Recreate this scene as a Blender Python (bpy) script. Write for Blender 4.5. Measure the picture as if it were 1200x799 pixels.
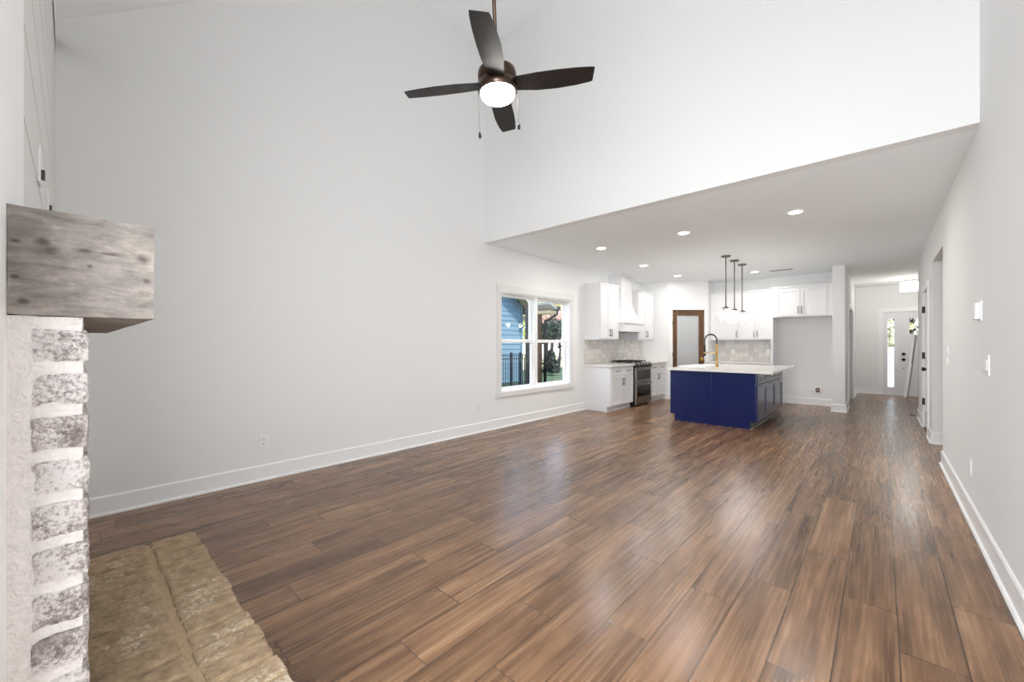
import bpy, math, random
from mathutils import Vector, noise

for o in list(bpy.data.objects):
    bpy.data.objects.remove(o)
SC = bpy.context.scene
COL = SC.collection
PI = math.pi

# ------------------------------------------------------------ camera
H = 1.30
YAW = 42.49
cd = bpy.data.cameras.new('camera')
cam = bpy.data.objects.new('camera', cd)
COL.objects.link(cam)
cam.location = (0, 0, H)
cam.rotation_euler = (PI / 2, 0, math.radians(YAW))
cd.sensor_width = 36
cd.lens = 36 * 472.7 / 1200
cd.shift_y = 3.5 / 1200
cd.clip_start = 0.01
SC.camera = cam

# ------------------------------------------------------------ world, sun, big lights, exposure
SC.view_settings.view_transform = 'Standard'
SC.view_settings.look = 'None'
SC.view_settings.exposure = 0.7
SC.view_settings.gamma = 1
SC.view_settings.use_curve_mapping = False
SC.cycles.use_denoising = True
SC.cycles.max_bounces = 12
SC.cycles.diffuse_bounces = 8
SC.cycles.glossy_bounces = 4
SC.cycles.transmission_bounces = 8
SC.cycles.transparent_max_bounces = 12
SC.cycles.sample_clamp_indirect = 4

W = bpy.data.worlds.new('world')
SC.world = W
W.use_nodes = True
wn = W.node_tree
bg = wn.nodes['Background']
bg.inputs["Strength"].default_value = 2.4
tc = wn.nodes.new('ShaderNodeTexCoord')
sp = wn.nodes.new('ShaderNodeSeparateXYZ')
rp = wn.nodes.new('ShaderNodeValToRGB')
rp.color_ramp.elements[0].position = 0.0
rp.color_ramp.elements[0].color = (0.8, 0.85, 0.9, 1)
e_ = rp.color_ramp.elements.new(0.14)
e_.color = (1.0, 1.0, 1.0, 1)
e_ = rp.color_ramp.elements.new(0.42)
e_.color = (1.0, 1.0, 1.0, 1)
rp.color_ramp.elements[1].position = 0.75
rp.color_ramp.elements[1].color = (0.42, 0.62, 0.95, 1)
wn.links.new(tc.outputs['Generated'], sp.inputs[0])
wn.links.new(sp.outputs['Z'], rp.inputs[0])
wn.links.new(rp.outputs[0], bg.inputs['Color'])


def light(kind, name, loc, power, color=(1, 1, 1), rot=(0, 0, 0), size=None, size_y=None, shape=None, **kw):
    l = bpy.data.lights.new(name, kind)
    l.energy = power
    l.color = color
    if kind == 'AREA':
        l.shape = shape or 'RECTANGLE'
        l.size = size
        if size_y:
            l.size_y = size_y
    elif kind in ('POINT', 'SPOT') and size:
        l.shadow_soft_size = size
    for k, v in kw.items():
        setattr(l, k, v)
    o = bpy.data.objects.new(name, l)
    o.location = loc
    o.rotation_euler = rot
    COL.objects.link(o)
    return o


sun = light('SUN', 'sun', (0, 0, 12), 3.4, (1, 0.95, 0.86))
sun.rotation_euler = Vector((-0.62, -0.3, -0.72)).to_track_quat('-Z', 'Y').to_euler()
sun.data.angle = 0.02
# daylight through the patio door opening beside the fireplace (camera stands just inside it)
light('AREA', 'patio_daylight', (-0.17, -0.32, 1.38), 84, (0.945, 0.975, 1.0), (PI / 2, 0, math.radians(25)), 0.9, 2.6)


# ------------------------------------------------------------ helpers
def lin(c):
    return tuple(((v / 255) / 12.92 if v / 255 <= 0.04045 else ((v / 255 + 0.055) / 1.055) ** 2.4) for v in c) + (1,)


def sock(b, *names):
    for n in names:
        if n in b.inputs:
            return b.inputs[n]


def mat(name, rgb, rough=0.5, metal=0.0, trans=0.0, emit=None, estr=0.0, coat=0.0, bump=0.0, bscale=60.0, var=0.0, vscale=4.0, ior=None):
    m = bpy.data.materials.new(name)
    m.use_nodes = True
    nt = m.node_tree
    b = nt.nodes['Principled BSDF']
    b.inputs['Base Color'].default_value = lin(rgb)
    b.inputs['Roughness'].default_value = rough
    b.inputs['Metallic'].default_value = metal
    if trans:
        b.inputs['Transmission Weight'].default_value = trans
    if coat:
        b.inputs['Coat Weight'].default_value = coat
        b.inputs['Coat Roughness'].default_value = 0.08
    if ior:
        b.inputs['IOR'].default_value = ior
    if emit:
        b.inputs['Emission Color'].default_value = lin(emit)
        b.inputs['Emission Strength'].default_value = estr
    t = nt.nodes.new('ShaderNodeTexCoord')
    if bump:
        n = nt.nodes.new('ShaderNodeTexNoise')
        n.inputs['Scale'].default_value = bscale
        n.inputs['Detail'].default_value = 4
        bp = nt.nodes.new('ShaderNodeBump')
        bp.inputs['Strength'].default_value = bump
        bp.inputs['Distance'].default_value = 0.01
        nt.links.new(t.outputs['Object'], n.inputs['Vector'])
        nt.links.new(n.outputs['Fac'], bp.inputs['Height'])
        nt.links.new(bp.outputs[0], b.inputs['Normal'])
    if var:
        n = nt.nodes.new('ShaderNodeTexNoise')
        n.inputs['Scale'].default_value = vscale
        n.inputs['Detail'].default_value = 5
        mx = nt.nodes.new('ShaderNodeMix')
        mx.data_type = 'RGBA'
        c = lin(rgb)
        mx.inputs[6].default_value = tuple(max(0, v * (1 - var)) for v in c[:3]) + (1,)
        mx.inputs[7].default_value = tuple(min(1, v * (1 + var)) for v in c[:3]) + (1,)
        nt.links.new(t.outputs['Object'], n.inputs['Vector'])
        nt.links.new(n.outputs['Fac'], mx.inputs[0])
        nt.links.new(mx.outputs[2], b.inputs['Base Color'])
    return m


def N(nt, typ, **kw):
    n = nt.nodes.new(typ)
    for k, v in kw.items():
        setattr(n, k, v)
    return n


def math_node(nt, op, a, b=None, c=None):
    n = nt.nodes.new('ShaderNodeMath')
    n.operation = op
    for i, v in enumerate((a, b, c)):
        if v is None:
            continue
        if isinstance(v, (int, float)):
            n.inputs[i].default_value = v
        else:
            nt.links.new(v, n.inputs[i])
    return n.outputs[0]


def mixc(nt, fac, a, b, blend='MIX'):
    n = nt.nodes.new('ShaderNodeMix')
    n.data_type = 'RGBA'
    n.blend_type = blend
    for i, v in ((0, fac), (6, a), (7, b)):
        if isinstance(v, (int, float)):
            n.inputs[i].default_value = v
        elif isinstance(v, tuple):
            n.inputs[i].default_value = v
        else:
            nt.links.new(v, n.inputs[i])
    return n.outputs[2]


class MB:
    def __init__(s):
        s.v = []
        s.f = []
        s.sm = []

    def add(s, vs, fs, smooth=False):
        n = len(s.v)
        s.v += [tuple(v) for v in vs]
        s.f += [tuple(i + n for i in f) for f in fs]
        s.sm += [smooth] * len(fs)
        return s

    def box(s, a, b):
        x0, y0, z0 = (min(a[i], b[i]) for i in range(3))
        x1, y1, z1 = (max(a[i], b[i]) for i in range(3))
        return s.add([(x0, y0, z0), (x1, y0, z0), (x1, y1, z0), (x0, y1, z0), (x0, y0, z1), (x1, y0, z1), (x1, y1, z1), (x0, y1, z1)],
                     [(0, 3, 2, 1), (4, 5, 6, 7), (0, 1, 5, 4), (1, 2, 6, 5), (2, 3, 7, 6), (3, 0, 4, 7)])

    def fbox(s, F, u0, u1, d0, d1, z0, z1):
        O, U, Nn = F
        P = lambda u, d, z: (O[0] + U[0] * u + Nn[0] * d, O[1] + U[1] * u + Nn[1] * d, z)
        vs = [P(u0, d0, z0), P(u1, d0, z0), P(u1, d1, z0), P(u0, d1, z0), P(u0, d0, z1), P(u1, d0, z1), P(u1, d1, z1), P(u0, d1, z1)]
        return s.add(vs, [(0, 3, 2, 1), (4, 5, 6, 7), (0, 1, 5, 4), (1, 2, 6, 5), (2, 3, 7, 6), (3, 0, 4, 7)])

    def tube(s, pts, r, seg=10, cap=True):
        pts = [Vector(p) for p in pts]
        rs = r if isinstance(r, (list, tuple)) else [r] * len(pts)
        vs = []
        prev = None
        for i, p in enumerate(pts):
            t = (pts[min(i + 1, len(pts) - 1)] - pts[max(i - 1, 0)]).normalized()
            if prev is None:
                a = t.orthogonal().normalized()
            else:
                a = (prev - t * prev.dot(t)).normalized()
            prev = a
            b = t.cross(a)
            for k in range(seg):
                w = 2 * PI * k / seg
                vs.append(p + (a * math.cos(w) + b * math.sin(w)) * rs[i])
        fs = []
        for i in range(len(pts) - 1):
            for k in range(seg):
                fs.append((i * seg + k, i * seg + (k + 1) % seg, (i + 1) * seg + (k + 1) % seg, (i + 1) * seg + k))
        s.add(vs, fs, True)
        if cap:
            n = len(s.v) - len(vs)
            s.f += [tuple(n + k for k in reversed(range(seg))), tuple(n + (len(pts) - 1) * seg + k for k in range(seg))]
            s.sm += [False, False]
        return s

    def lathe(s, c, prof, seg=32, axis='Z', smooth=True):
        vs = []
        for r, h in prof:
            for k in range(seg):
                w = 2 * PI * k / seg
                p = (r * math.cos(w), r * math.sin(w), h)
                if axis == 'X':
                    p = (p[2], p[0], p[1])
                elif axis == 'Y':
                    p = (p[0], p[2], p[1])
                vs.append((c[0] + p[0], c[1] + p[1], c[2] + p[2]))
        fs = []
        for i in range(len(prof) - 1):
            for k in range(seg):
                fs.append((i * seg + k, i * seg + (k + 1) % seg, (i + 1) * seg + (k + 1) % seg, (i + 1) * seg + k))
        return s.add(vs, fs, smooth)

    def prism(s, poly, p, axis):  # poly list of 3D points, extruded by vector
        n = len(poly)
        vs = list(poly) + [tuple(Vector(q) + Vector(axis)) for q in poly]
        fs = [tuple(reversed(range(n))), tuple(range(n, 2 * n))]
        fs += [(i, (i + 1) % n, n + (i + 1) % n, n + i) for i in range(n)]
        return s.add(vs, fs)

    def rough(s, a, b, amp=0.004, cell=0.02, seed=0, rnd=0.006):
        """box with a wavering, rounded surface"""
        a = [min(a[i], b[i]) for i in range(3)] if True else a
        lo = Vector(a)
        hi = Vector([max(lo[i], b[i]) for i in range(3)])
        off = Vector((seed * 7.31, seed * 3.17, seed * 1.93))
        nn = [max(2, int(round((hi[i] - lo[i]) / cell))) for i in range(3)]

        def disp(p):
            p = Vector(p)
            q = p.copy()
            ins = 0
            for i in range(3):
                e = min(p[i] - lo[i], hi[i] - p[i])
                if e < 1e-6:
                    ins += 1
            if ins >= 2:
                cc = (lo + hi) / 2
                for i in range(3):
                    if min(p[i] - lo[i], hi[i] - p[i]) < 1e-6:
                        q[i] += rnd * (0.3 + 0.9 * abs(noise.noise(p * 35 + off))) * (1 if p[i] < cc[i] else -1)
            nv = noise.noise_vector(p * 28 + off) * amp + noise.noise_vector(p * 75 + off) * amp * 0.5
            return tuple(q + nv)
        for ax in range(3):
            u, w = [i for i in range(3) if i != ax]
            for side in (0, 1):
                vs = []
                for i in range(nn[u] + 1):
                    for j in range(nn[w] + 1):
                        p = [0, 0, 0]
                        p[ax] = hi[ax] if side else lo[ax]
                        p[u] = lo[u] + (hi[u] - lo[u]) * i / nn[u]
                        p[w] = lo[w] + (hi[w] - lo[w]) * j / nn[w]
                        vs.append(disp(p))
                fs = []
                m = nn[w] + 1
                for i in range(nn[u]):
                    for j in range(nn[w]):
                        q = (i * m + j, (i + 1) * m + j, (i + 1) * m + j + 1, i * m + j + 1)
                        if (side == 1) == (ax == 1):
                            q = q[::-1]
                        fs.append(q)
                s.add(vs, fs, False)
        return s

    def build(s, name, m, parent=None, bevel=0.0, kind=None, wn_=False):
        me = bpy.data.meshes.new(name)
        off = Vector((0, 0, 0))
        if parent is not None:
            off = world_loc(parent)
        me.from_pydata([tuple(Vector(v) - off) for v in s.v], [], s.f)
        me.materials.append(m)
        for p, k in zip(me.polygons, s.sm):
            p.use_smooth = k
        me.update()
        o = bpy.data.objects.new(name, me)
        COL.objects.link(o)
        if parent is not None:
            o.parent = parent
        if bevel:
            md = o.modifiers.new('bevel', 'BEVEL')
            md.width = bevel
            md.segments = 2
            md.limit_method = 'ANGLE'
        if kind:
            o['kind'] = kind
        return o


def world_loc(o):
    v = Vector((0, 0, 0))
    while o is not None:
        v += o.location
        o = o.parent
    return v


def tag(o, label, cat, group=None, kind=None):
    o['label'] = label
    o['category'] = cat
    if group:
        o['group'] = group
    if kind:
        o['kind'] = kind
    return o


def thing(name, loc, label, cat, group=None):
    o = bpy.data.objects.new(name, None)
    o.empty_display_size = 0.1
    o.location = loc
    COL.objects.link(o)
    return tag(o, label, cat, group)


def struct(name, mb, m, label=None):
    o = mb.build(name, m, kind='structure')
    if label:
        o['label'] = label
    return o


def sroot(name, loc, label=None):
    o = bpy.data.objects.new(name, None)
    o.empty_display_size = 0.1
    o.location = loc
    COL.objects.link(o)
    o['kind'] = 'structure'
    if label:
        o['label'] = label
    return o


def copy_tree(o, parent=None):
    c = o.copy()
    COL.objects.link(c)
    c.parent = parent
    for ch in list(o.children):
        copy_tree(ch, c)
    return c


# ------------------------------------------------------------ materials
WALL = mat('wall_paint', (236, 236.6, 236.4), 0.75, bump=0.03, bscale=250)
CEIL = mat('ceiling_paint', (245, 248, 249), 0.85)
TRIM = mat('trim_paint', (242, 242, 242), 0.4)
CAB = mat('white_cabinet_paint', (228, 228, 230), 0.35)
SHIP = mat('shiplap_paint', (224, 224, 221), 0.5)
NAVY = mat('navy_paint', (3, 26, 80), 0.2)
NAVY.node_tree.nodes['Principled BSDF'].inputs['Specular IOR Level'].default_value = 0.6
QUARTZ = mat('white_quartz', (226, 224, 221), 0.15, var=0.05, vscale=3)
NICK = mat('brushed_nickel', (178, 172, 165), 0.3, 1.0)
DNICK = mat('aged_pewter', (120, 112, 104), 0.35, 1.0)
GOLD = mat('brushed_brass', (205, 170, 95), 0.25, 1.0)
STEEL = mat('stainless_steel', (150, 146, 140), 0.28, 1.0)
BLACK = mat('black_enamel', (14, 14, 15), 0.25)
BLKM = mat('matte_black_metal', (16, 16, 17), 0.4)
BGLASS = mat('oven_glass', (10, 10, 11), 0.06)
BRONZE = mat('oil_rubbed_bronze', (88, 72, 62), 0.3, 1.0)
PLAST = mat('white_plastic', (240, 240, 240), 0.35)
SLOT = mat('socket_slot', (70, 70, 70), 0.6)
FROST = mat('frosted_glass', (188, 190, 192), 0.35)
LAMP = mat('lamp_glow', (255, 250, 240), 0.5, emit=(255, 248, 236), estr=4)
CANL = mat('can_light_glow', (255, 252, 245), 0.5, emit=(255, 250, 240), estr=14)


def thin_glass(name, tint=(1, 1, 1, 1), refl=0.12, rough=0.0):
    m = bpy.data.materials.new(name)
    m.use_nodes = True
    nt = m.node_tree
    nt.nodes.clear()
    out = N(nt, 'ShaderNodeOutputMaterial')
    tr = N(nt, 'ShaderNodeBsdfTransparent')
    tr.inputs[0].default_value = tint
    gl = N(nt, 'ShaderNodeBsdfGlossy')
    gl.inputs['Roughness'].default_value = rough
    lw = N(nt, 'ShaderNodeLayerWeight')
    lw.inputs[0].default_value = 0.5
    mx = N(nt, 'ShaderNodeMixShader')
    pw = math_node(nt, 'POWER', lw.outputs['Facing'], 3.0)
    nt.links.new(math_node(nt, 'ADD', 0.02, math_node(nt, 'MULTIPLY', pw, refl)), mx.inputs[0])
    nt.links.new(tr.outputs[0], mx.inputs[1])
    nt.links.new(gl.outputs[0], mx.inputs[2])
    nt.links.new(mx.outputs[0], out.inputs[0])
    return m, nt, tr, gl, lw


GLASS = thin_glass('window_glass', (0.97, 0.98, 0.99, 1), 0.3)[0]
PG, nt_, tr_, gl_, lw_ = thin_glass('swirled_clear_glass', (0.96, 0.96, 0.96, 1), 0.45, 0.05)
n1 = N(nt_, 'ShaderNodeTexNoise')
n1.inputs['Scale'].default_value = 9
n1.inputs['Distortion'].default_value = 3
bp_ = N(nt_, 'ShaderNodeBump')
bp_.inputs['Strength'].default_value = 0.6
bp_.inputs['Distance'].default_value = 0.05
tcn = N(nt_, 'ShaderNodeTexCoord')
nt_.links.new(tcn.outputs['Object'], n1.inputs['Vector'])
nt_.links.new(n1.outputs['Fac'], bp_.inputs['Height'])
nt_.links.new(bp_.outputs[0], gl_.inputs['Normal'])
nt_.links.new(bp_.outputs[0], lw_.inputs['Normal'])
tl_ = N(nt_, 'ShaderNodeBsdfTranslucent')
tl_.inputs[0].default_value = (1, 1, 1, 1)
mx2 = N(nt_, 'ShaderNodeMixShader')
mr_ = N(nt_, 'ShaderNodeMapRange')
mr_.inputs[1].default_value = .35
mr_.inputs[2].default_value = .7
mr_.inputs[3].default_value = .01
mr_.inputs[4].default_value = .09
nt_.links.new(n1.outputs['Fac'], mr_.inputs[0])
nt_.links.new(mr_.outputs[0], mx2.inputs[0])
nt_.links.new(tr_.outputs[0], mx2.inputs[1])
nt_.links.new(tl_.outputs[0], mx2.inputs[2])
for l_ in list(nt_.links):
    if l_.to_node.bl_idname == 'ShaderNodeMixShader' and l_.from_node == tr_ and l_.to_node != mx2:
        t_n = l_.to_node
        nt_.links.remove(l_)
        nt_.links.new(mx2.outputs[0], t_n.inputs[1])


def floor_material():
    m = bpy.data.materials.new('wood_look_plank_tile')
    m.use_nodes = True
    nt = m.node_tree
    b = nt.nodes['Principled BSDF']
    tcx = N(nt, 'ShaderNodeTexCoord')
    sx = N(nt, 'ShaderNodeSeparateXYZ')
    nt.links.new(tcx.outputs['Object'], sx.inputs[0])
    X, Y = sx.outputs['X'], sx.outputs['Y']
    PW, PL = 0.2015, 1.205
    xs = math_node(nt, 'DIVIDE', math_node(nt, 'ADD', X, 0.146), PW)
    row = math_node(nt, 'FLOOR', xs)
    fx = math_node(nt, 'SUBTRACT', xs, row)
    wnz = N(nt, 'ShaderNodeTexWhiteNoise', noise_dimensions='1D')
    nt.links.new(row, wnz.inputs['W'])
    # joint offsets for the first rows (row -10 .. +2)
    offs = [.23, .6, .11, .97, .33, 1.15, .5, 1.03, .15, .72, .28, 1.16, .53]
    u = math_node(nt, 'DIVIDE', math_node(nt, 'ADD', row, 10.5), 13.0)
    cr = N(nt, 'ShaderNodeValToRGB')
    cr.color_ramp.interpolation = 'CONSTANT'
    for i, v in enumerate(offs):
        g = v / PL
        if i == 0:
            e = cr.color_ramp.elements[0]
            e.position = 0
        elif i == 1:
            e = cr.color_ramp.elements[1]
            e.position = 1 / 13
        else:
            e = cr.color_ramp.elements.new(i / 13)
        e.color = (g, g, g, 1)
    nt.links.new(u, cr.inputs[0])
    inside = math_node(nt, 'MULTIPLY', math_node(nt, 'GREATER_THAN', u, 0.0), math_node(nt, 'LESS_THAN', u, 1.0))
    cro = N(nt, 'ShaderNodeSeparateColor')
    nt.links.new(cr.outputs[0], cro.inputs[0])
    offm = N(nt, 'ShaderNodeMix')
    offm.data_type = 'FLOAT'
    nt.links.new(inside, offm.inputs[0])
    nt.links.new(wnz.outputs['Value'], offm.inputs[2])
    nt.links.new(cro.outputs[0], offm.inputs[3])
    ys = math_node(nt, 'SUBTRACT', math_node(nt, 'DIVIDE', Y, PL), offm.outputs[0])
    ix = math_node(nt, 'FLOOR', ys)
    fy = math_node(nt, 'SUBTRACT', ys, ix)
    # distances to plank edges in metres
    ex = math_node(nt, 'MULTIPLY', math_node(nt, 'MINIMUM', fx, math_node(nt, 'SUBTRACT', 1.0, fx)), PW)
    ey = math_node(nt, 'MULTIPLY', math_node(nt, 'MINIMUM', fy, math_node(nt, 'SUBTRACT', 1.0, fy)), PL)
    ed = math_node(nt, 'MINIMUM', ex, ey)
    grout = math_node(nt, 'LESS_THAN', ed, 0.0022)
    cid = N(nt, 'ShaderNodeCombineXYZ')
    nt.links.new(row, cid.inputs[0])
    nt.links.new(ix, cid.inputs[1])
    wp = N(nt, 'ShaderNodeTexWhiteNoise', noise_dimensions='3D')
    nt.links.new(cid.outputs[0], wp.inputs['Vector'])
    # grain, shifted per plank
    gv = N(nt, 'ShaderNodeCombineXYZ')
    nt.links.new(math_node(nt, 'ADD', math_node(nt, 'MULTIPLY', X, 13.0), math_node(nt, 'MULTIPLY', wp.outputs['Value'], 50.0)), gv.inputs[0])
    nt.links.new(math_node(nt, 'MULTIPLY', Y, 0.95), gv.inputs[1])
    nt.links.new(math_node(nt, 'MULTIPLY', wp.outputs['Value'], 31.0), gv.inputs[2])
    g1 = N(nt, 'ShaderNodeTexNoise')
    g1.inputs['Scale'].default_value = 1.0
    g1.inputs['Detail'].default_value = 6
    g1.inputs['Roughness'].default_value = 0.62
    g1.inputs['Distortion'].default_value = 0.6
    nt.links.new(gv.outputs[0], g1.inputs['Vector'])
    gv2 = N(nt, 'ShaderNodeCombineXYZ')
    nt.links.new(math_node(nt, 'ADD', math_node(nt, 'MULTIPLY', X, 42.0), math_node(nt, 'MULTIPLY', wp.outputs['Value'], 90.0)), gv2.inputs[0])
    nt.links.new(math_node(nt, 'MULTIPLY', Y, 1.0), gv2.inputs[1])
    g2 = N(nt, 'ShaderNodeTexNoise')
    g2.inputs['Scale'].default_value = 1.5
    g2.inputs['Detail'].default_value = 3
    nt.links.new(gv2.outputs[0], g2.inputs['Vector'])
    fine = N(nt, 'ShaderNodeTexNoise')
    fine.inputs['Scale'].default_value = 7
    fine.inputs['Detail'].default_value = 3
    nt.links.new(tcx.outputs['Object'], fine.inputs['Vector'])
    ramp = N(nt, 'ShaderNodeValToRGB')
    er = ramp.color_ramp
    er.elements[0].position = 0.24
    er.elements[0].color = lin(FL[0])
    er.elements[1].position = 0.80
    er.elements[1].color = lin(FL[3])
    e = er.elements.new(0.44)
    e.color = lin(FL[1])
    e = er.elements.new(0.60)
    e.color = lin(FL[2])
    f = math_node(nt, 'ADD', math_node(nt, 'MULTIPLY', g1.outputs['Fac'], 0.78), math_node(nt, 'MULTIPLY', g2.outputs['Fac'], 0.36))
    f = math_node(nt, 'SUBTRACT', f, 0.11)
    f = math_node(nt, 'ADD', f, math_node(nt, 'MULTIPLY', fine.outputs['Fac'], 0.12))
    f = math_node(nt, 'ADD', f, math_node(nt, 'MULTIPLY', math_node(nt, 'SUBTRACT', wp.outputs['Value'], 0.5), 0.07))
    nt.links.new(f, ramp.inputs[0])
    # per-plank tone
    tone = math_node(nt, 'ADD', 0.90, math_node(nt, 'MULTIPLY', wp.outputs['Value'], 0.2))
    tc3 = N(nt, 'ShaderNodeCombineColor')
    for i in range(3):
        nt.links.new(tone, tc3.inputs[i])
    col = mixc(nt, 1.0, ramp.outputs[0], tc3.outputs[0], 'MULTIPLY')
    col = mixc(nt, grout, col, lin((58, 42, 32)))
    nt.links.new(col, b.inputs['Base Color'])
    b.inputs['Specular IOR Level'].default_value = 0.5
    rr = math_node(nt, 'ADD', FR, math_node(nt, 'MULTIPLY', g2.outputs['Fac'], 0.14))
    nt.links.new(rr, b.inputs['Roughness'])
    bp = N(nt, 'ShaderNodeBump')
    bp.inputs['Strength'].default_value = 0.15
    bp.inputs['Distance'].default_value = 0.003
    hh = math_node(nt, 'SUBTRACT', math_node(nt, 'MULTIPLY', g2.outputs['Fac'], 0.5), grout)
    nt.links.new(hh, bp.inputs['Height'])
    nt.links.new(bp.outputs[0], b.inputs['Normal'])
    return m


FL = [(54, 37, 25), (102, 73, 50), (136, 102, 73), (176, 142, 108)]
FR = 0.2
FLOOR = floor_material()


def wood_material(name, cols, sc, knots=(), rough=0.6, bump=0.4):
    m = bpy.data.materials.new(name)
    m.use_nodes = True
    nt = m.node_tree
    b = nt.nodes['Principled BSDF']
    t = N(nt, 'ShaderNodeTexCoord')
    mp = N(nt, 'ShaderNodeMapping')
    mp.inputs['Scale'].default_value = sc
    nt.links.new(t.outputs['Object'], mp.inputs[0])
    kd = None
    for k in knots:
        vm = N(nt, 'ShaderNodeVectorMath', operation='SUBTRACT')
        nt.links.new(t.outputs['Object'], vm.inputs[0])
        vm.inputs[1].default_value = k[:3]
        sv = N(nt, 'ShaderNodeVectorMath', operation='MULTIPLY')
        nt.links.new(vm.outputs[0], sv.inputs[0])
        sv.inputs[1].default_value = (0.0, k[4], k[5])
        ln = N(nt, 'ShaderNodeVectorMath', operation='LENGTH')
        nt.links.new(sv.outputs[0], ln.inputs[0])
        mr = N(nt, 'ShaderNodeMapRange')
        mr.inputs[1].default_value = 0
        mr.inputs[2].default_value = k[3]
        mr.inputs[3].default_value = 1
        mr.inputs[4].default_value = 0
        nt.links.new(ln.outputs['Value'], mr.inputs[0])
        kd = mr.outputs[0] if kd is None else math_node(nt, 'MAXIMUM', kd, mr.outputs[0])
    n1 = N(nt, 'ShaderNodeTexNoise')
    n1.inputs['Scale'].default_value = 1
    n1.inputs['Detail'].default_value = 8
    n1.inputs['Roughness'].default_value = 0.65
    n1.inputs['Distortion'].default_value = 0.5
    nt.links.new(mp.outputs[0], n1.inputs['Vector'])
    n2 = N(nt, 'ShaderNodeTexNoise')
    n2.inputs['Scale'].default_value = 22
    n2.inputs['Detail'].default_value = 8
    n2.inputs['Roughness'].default_value = 0.75
    nt.links.new(t.outputs['Object'], n2.inputs['Vector'])
    f = math_node(nt, 'ADD', math_node(nt, 'MULTIPLY', n1.outputs['Fac'], 0.6), math_node(nt, 'MULTIPLY', n2.outputs['Fac'], 0.4))
    r = N(nt, 'ShaderNodeValToRGB')
    e = r.color_ramp
    e.elements[0].position = 0.36
    e.elements[0].color = lin(cols[0])
    e.elements[1].position = 0.66
    e.elements[1].color = lin(cols[2])
    x = e.elements.new(0.5)
    x.color = lin(cols[1])
    nt.links.new(f, r.inputs[0])
    col = r.outputs[0]
    if kd is not None:
        nk = N(nt, 'ShaderNodeTexNoise')
        nk.inputs['Scale'].default_value = 60
        nt.links.new(t.outputs['Object'], nk.inputs['Vector'])
        kk = math_node(nt, 'MULTIPLY', math_node(nt, 'MULTIPLY', kd, 1.7), math_node(nt, 'ADD', nk.outputs['Fac'], 0.15))
        kk = math_node(nt, 'MINIMUM', kk, 0.9)
        col = mixc(nt, kk, col, lin((66, 52, 44)))
    nt.links.new(col, b.inputs['Base Color'])
    b.inputs['Roughness'].default_value = rough
    bp = N(nt, 'ShaderNodeBump')
    bp.inputs['Strength'].default_value = bump
    bp.inputs['Distance'].default_value = 0.004
    nt.links.new(n1.outputs['Fac'], bp.inputs['Height'])
    nt.links.new(bp.outputs[0], b.inputs['Normal'])
    return m


def brick_material(name, cols, white, wlo, whi, scale=26, near=False):
    m = bpy.data.materials.new(name)
    m.use_nodes = True
    nt = m.node_tree
    b = nt.nodes['Principled BSDF']
    t = N(nt, 'ShaderNodeTexCoord')
    n1 = N(nt, 'ShaderNodeTexNoise')
    n1.inputs['Scale'].default_value = scale
    n1.inputs['Detail'].default_value = 8
    n1.inputs['Roughness'].default_value = 0.7
    n2 = N(nt, 'ShaderNodeTexNoise')
    n2.inputs['Scale'].default_value = scale * 3.2
    n2.inputs['Detail'].default_value = 8
    n2.inputs['Roughness'].default_value = 0.75
    n3 = N(nt, 'ShaderNodeTexNoise')
    n3.inputs['Scale'].default_value = scale * 0.28
    n3.inputs['Detail'].default_value = 3
    for n in (n1, n2, n3):
        nt.links.new(t.outputs['Object'], n.inputs['Vector'])
    r = N(nt, 'ShaderNodeValToRGB')
    e = r.color_ramp
    e.elements[0].position = 0.33
    e.elements[0].color = lin(cols[0])
    e.elements[1].position = 0.62
    e.elements[1].color = lin(cols[1])
    nt.links.new(n1.outputs['Fac'], r.inputs[0])
    w = math_node(nt, 'ADD', math_node(nt, 'MULTIPLY', n2.outputs['Fac'], 0.6), math_node(nt, 'MULTIPLY', n3.outputs['Fac'], 0.4))
    if near:   # more white mixed in towards the right-hand end of the hearth
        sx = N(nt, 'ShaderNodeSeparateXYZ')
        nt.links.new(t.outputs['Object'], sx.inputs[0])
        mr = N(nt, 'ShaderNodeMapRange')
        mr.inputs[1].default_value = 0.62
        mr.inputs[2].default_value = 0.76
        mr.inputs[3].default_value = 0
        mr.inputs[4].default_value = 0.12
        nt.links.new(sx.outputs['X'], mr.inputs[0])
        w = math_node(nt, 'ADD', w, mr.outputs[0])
    mr = N(nt, 'ShaderNodeMapRange')
    mr.inputs[1].default_value = wlo
    mr.inputs[2].default_value = whi
    nt.links.new(w, mr.inputs[0])
    col = mixc(nt, mr.outputs[0], r.outputs[0], lin(white))
    nt.links.new(col, b.inputs['Base Color'])
    b.inputs['Roughness'].default_value = 0.9
    bp = N(nt, 'ShaderNodeBump')
    bp.inputs['Strength'].default_value = 0.9
    bp.inputs['Distance'].default_value = 0.006
    nt.links.new(n2.outputs['Fac'], bp.inputs['Height'])
    nt.links.new(bp.outputs[0], b.inputs['Normal'])
    return m


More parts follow.
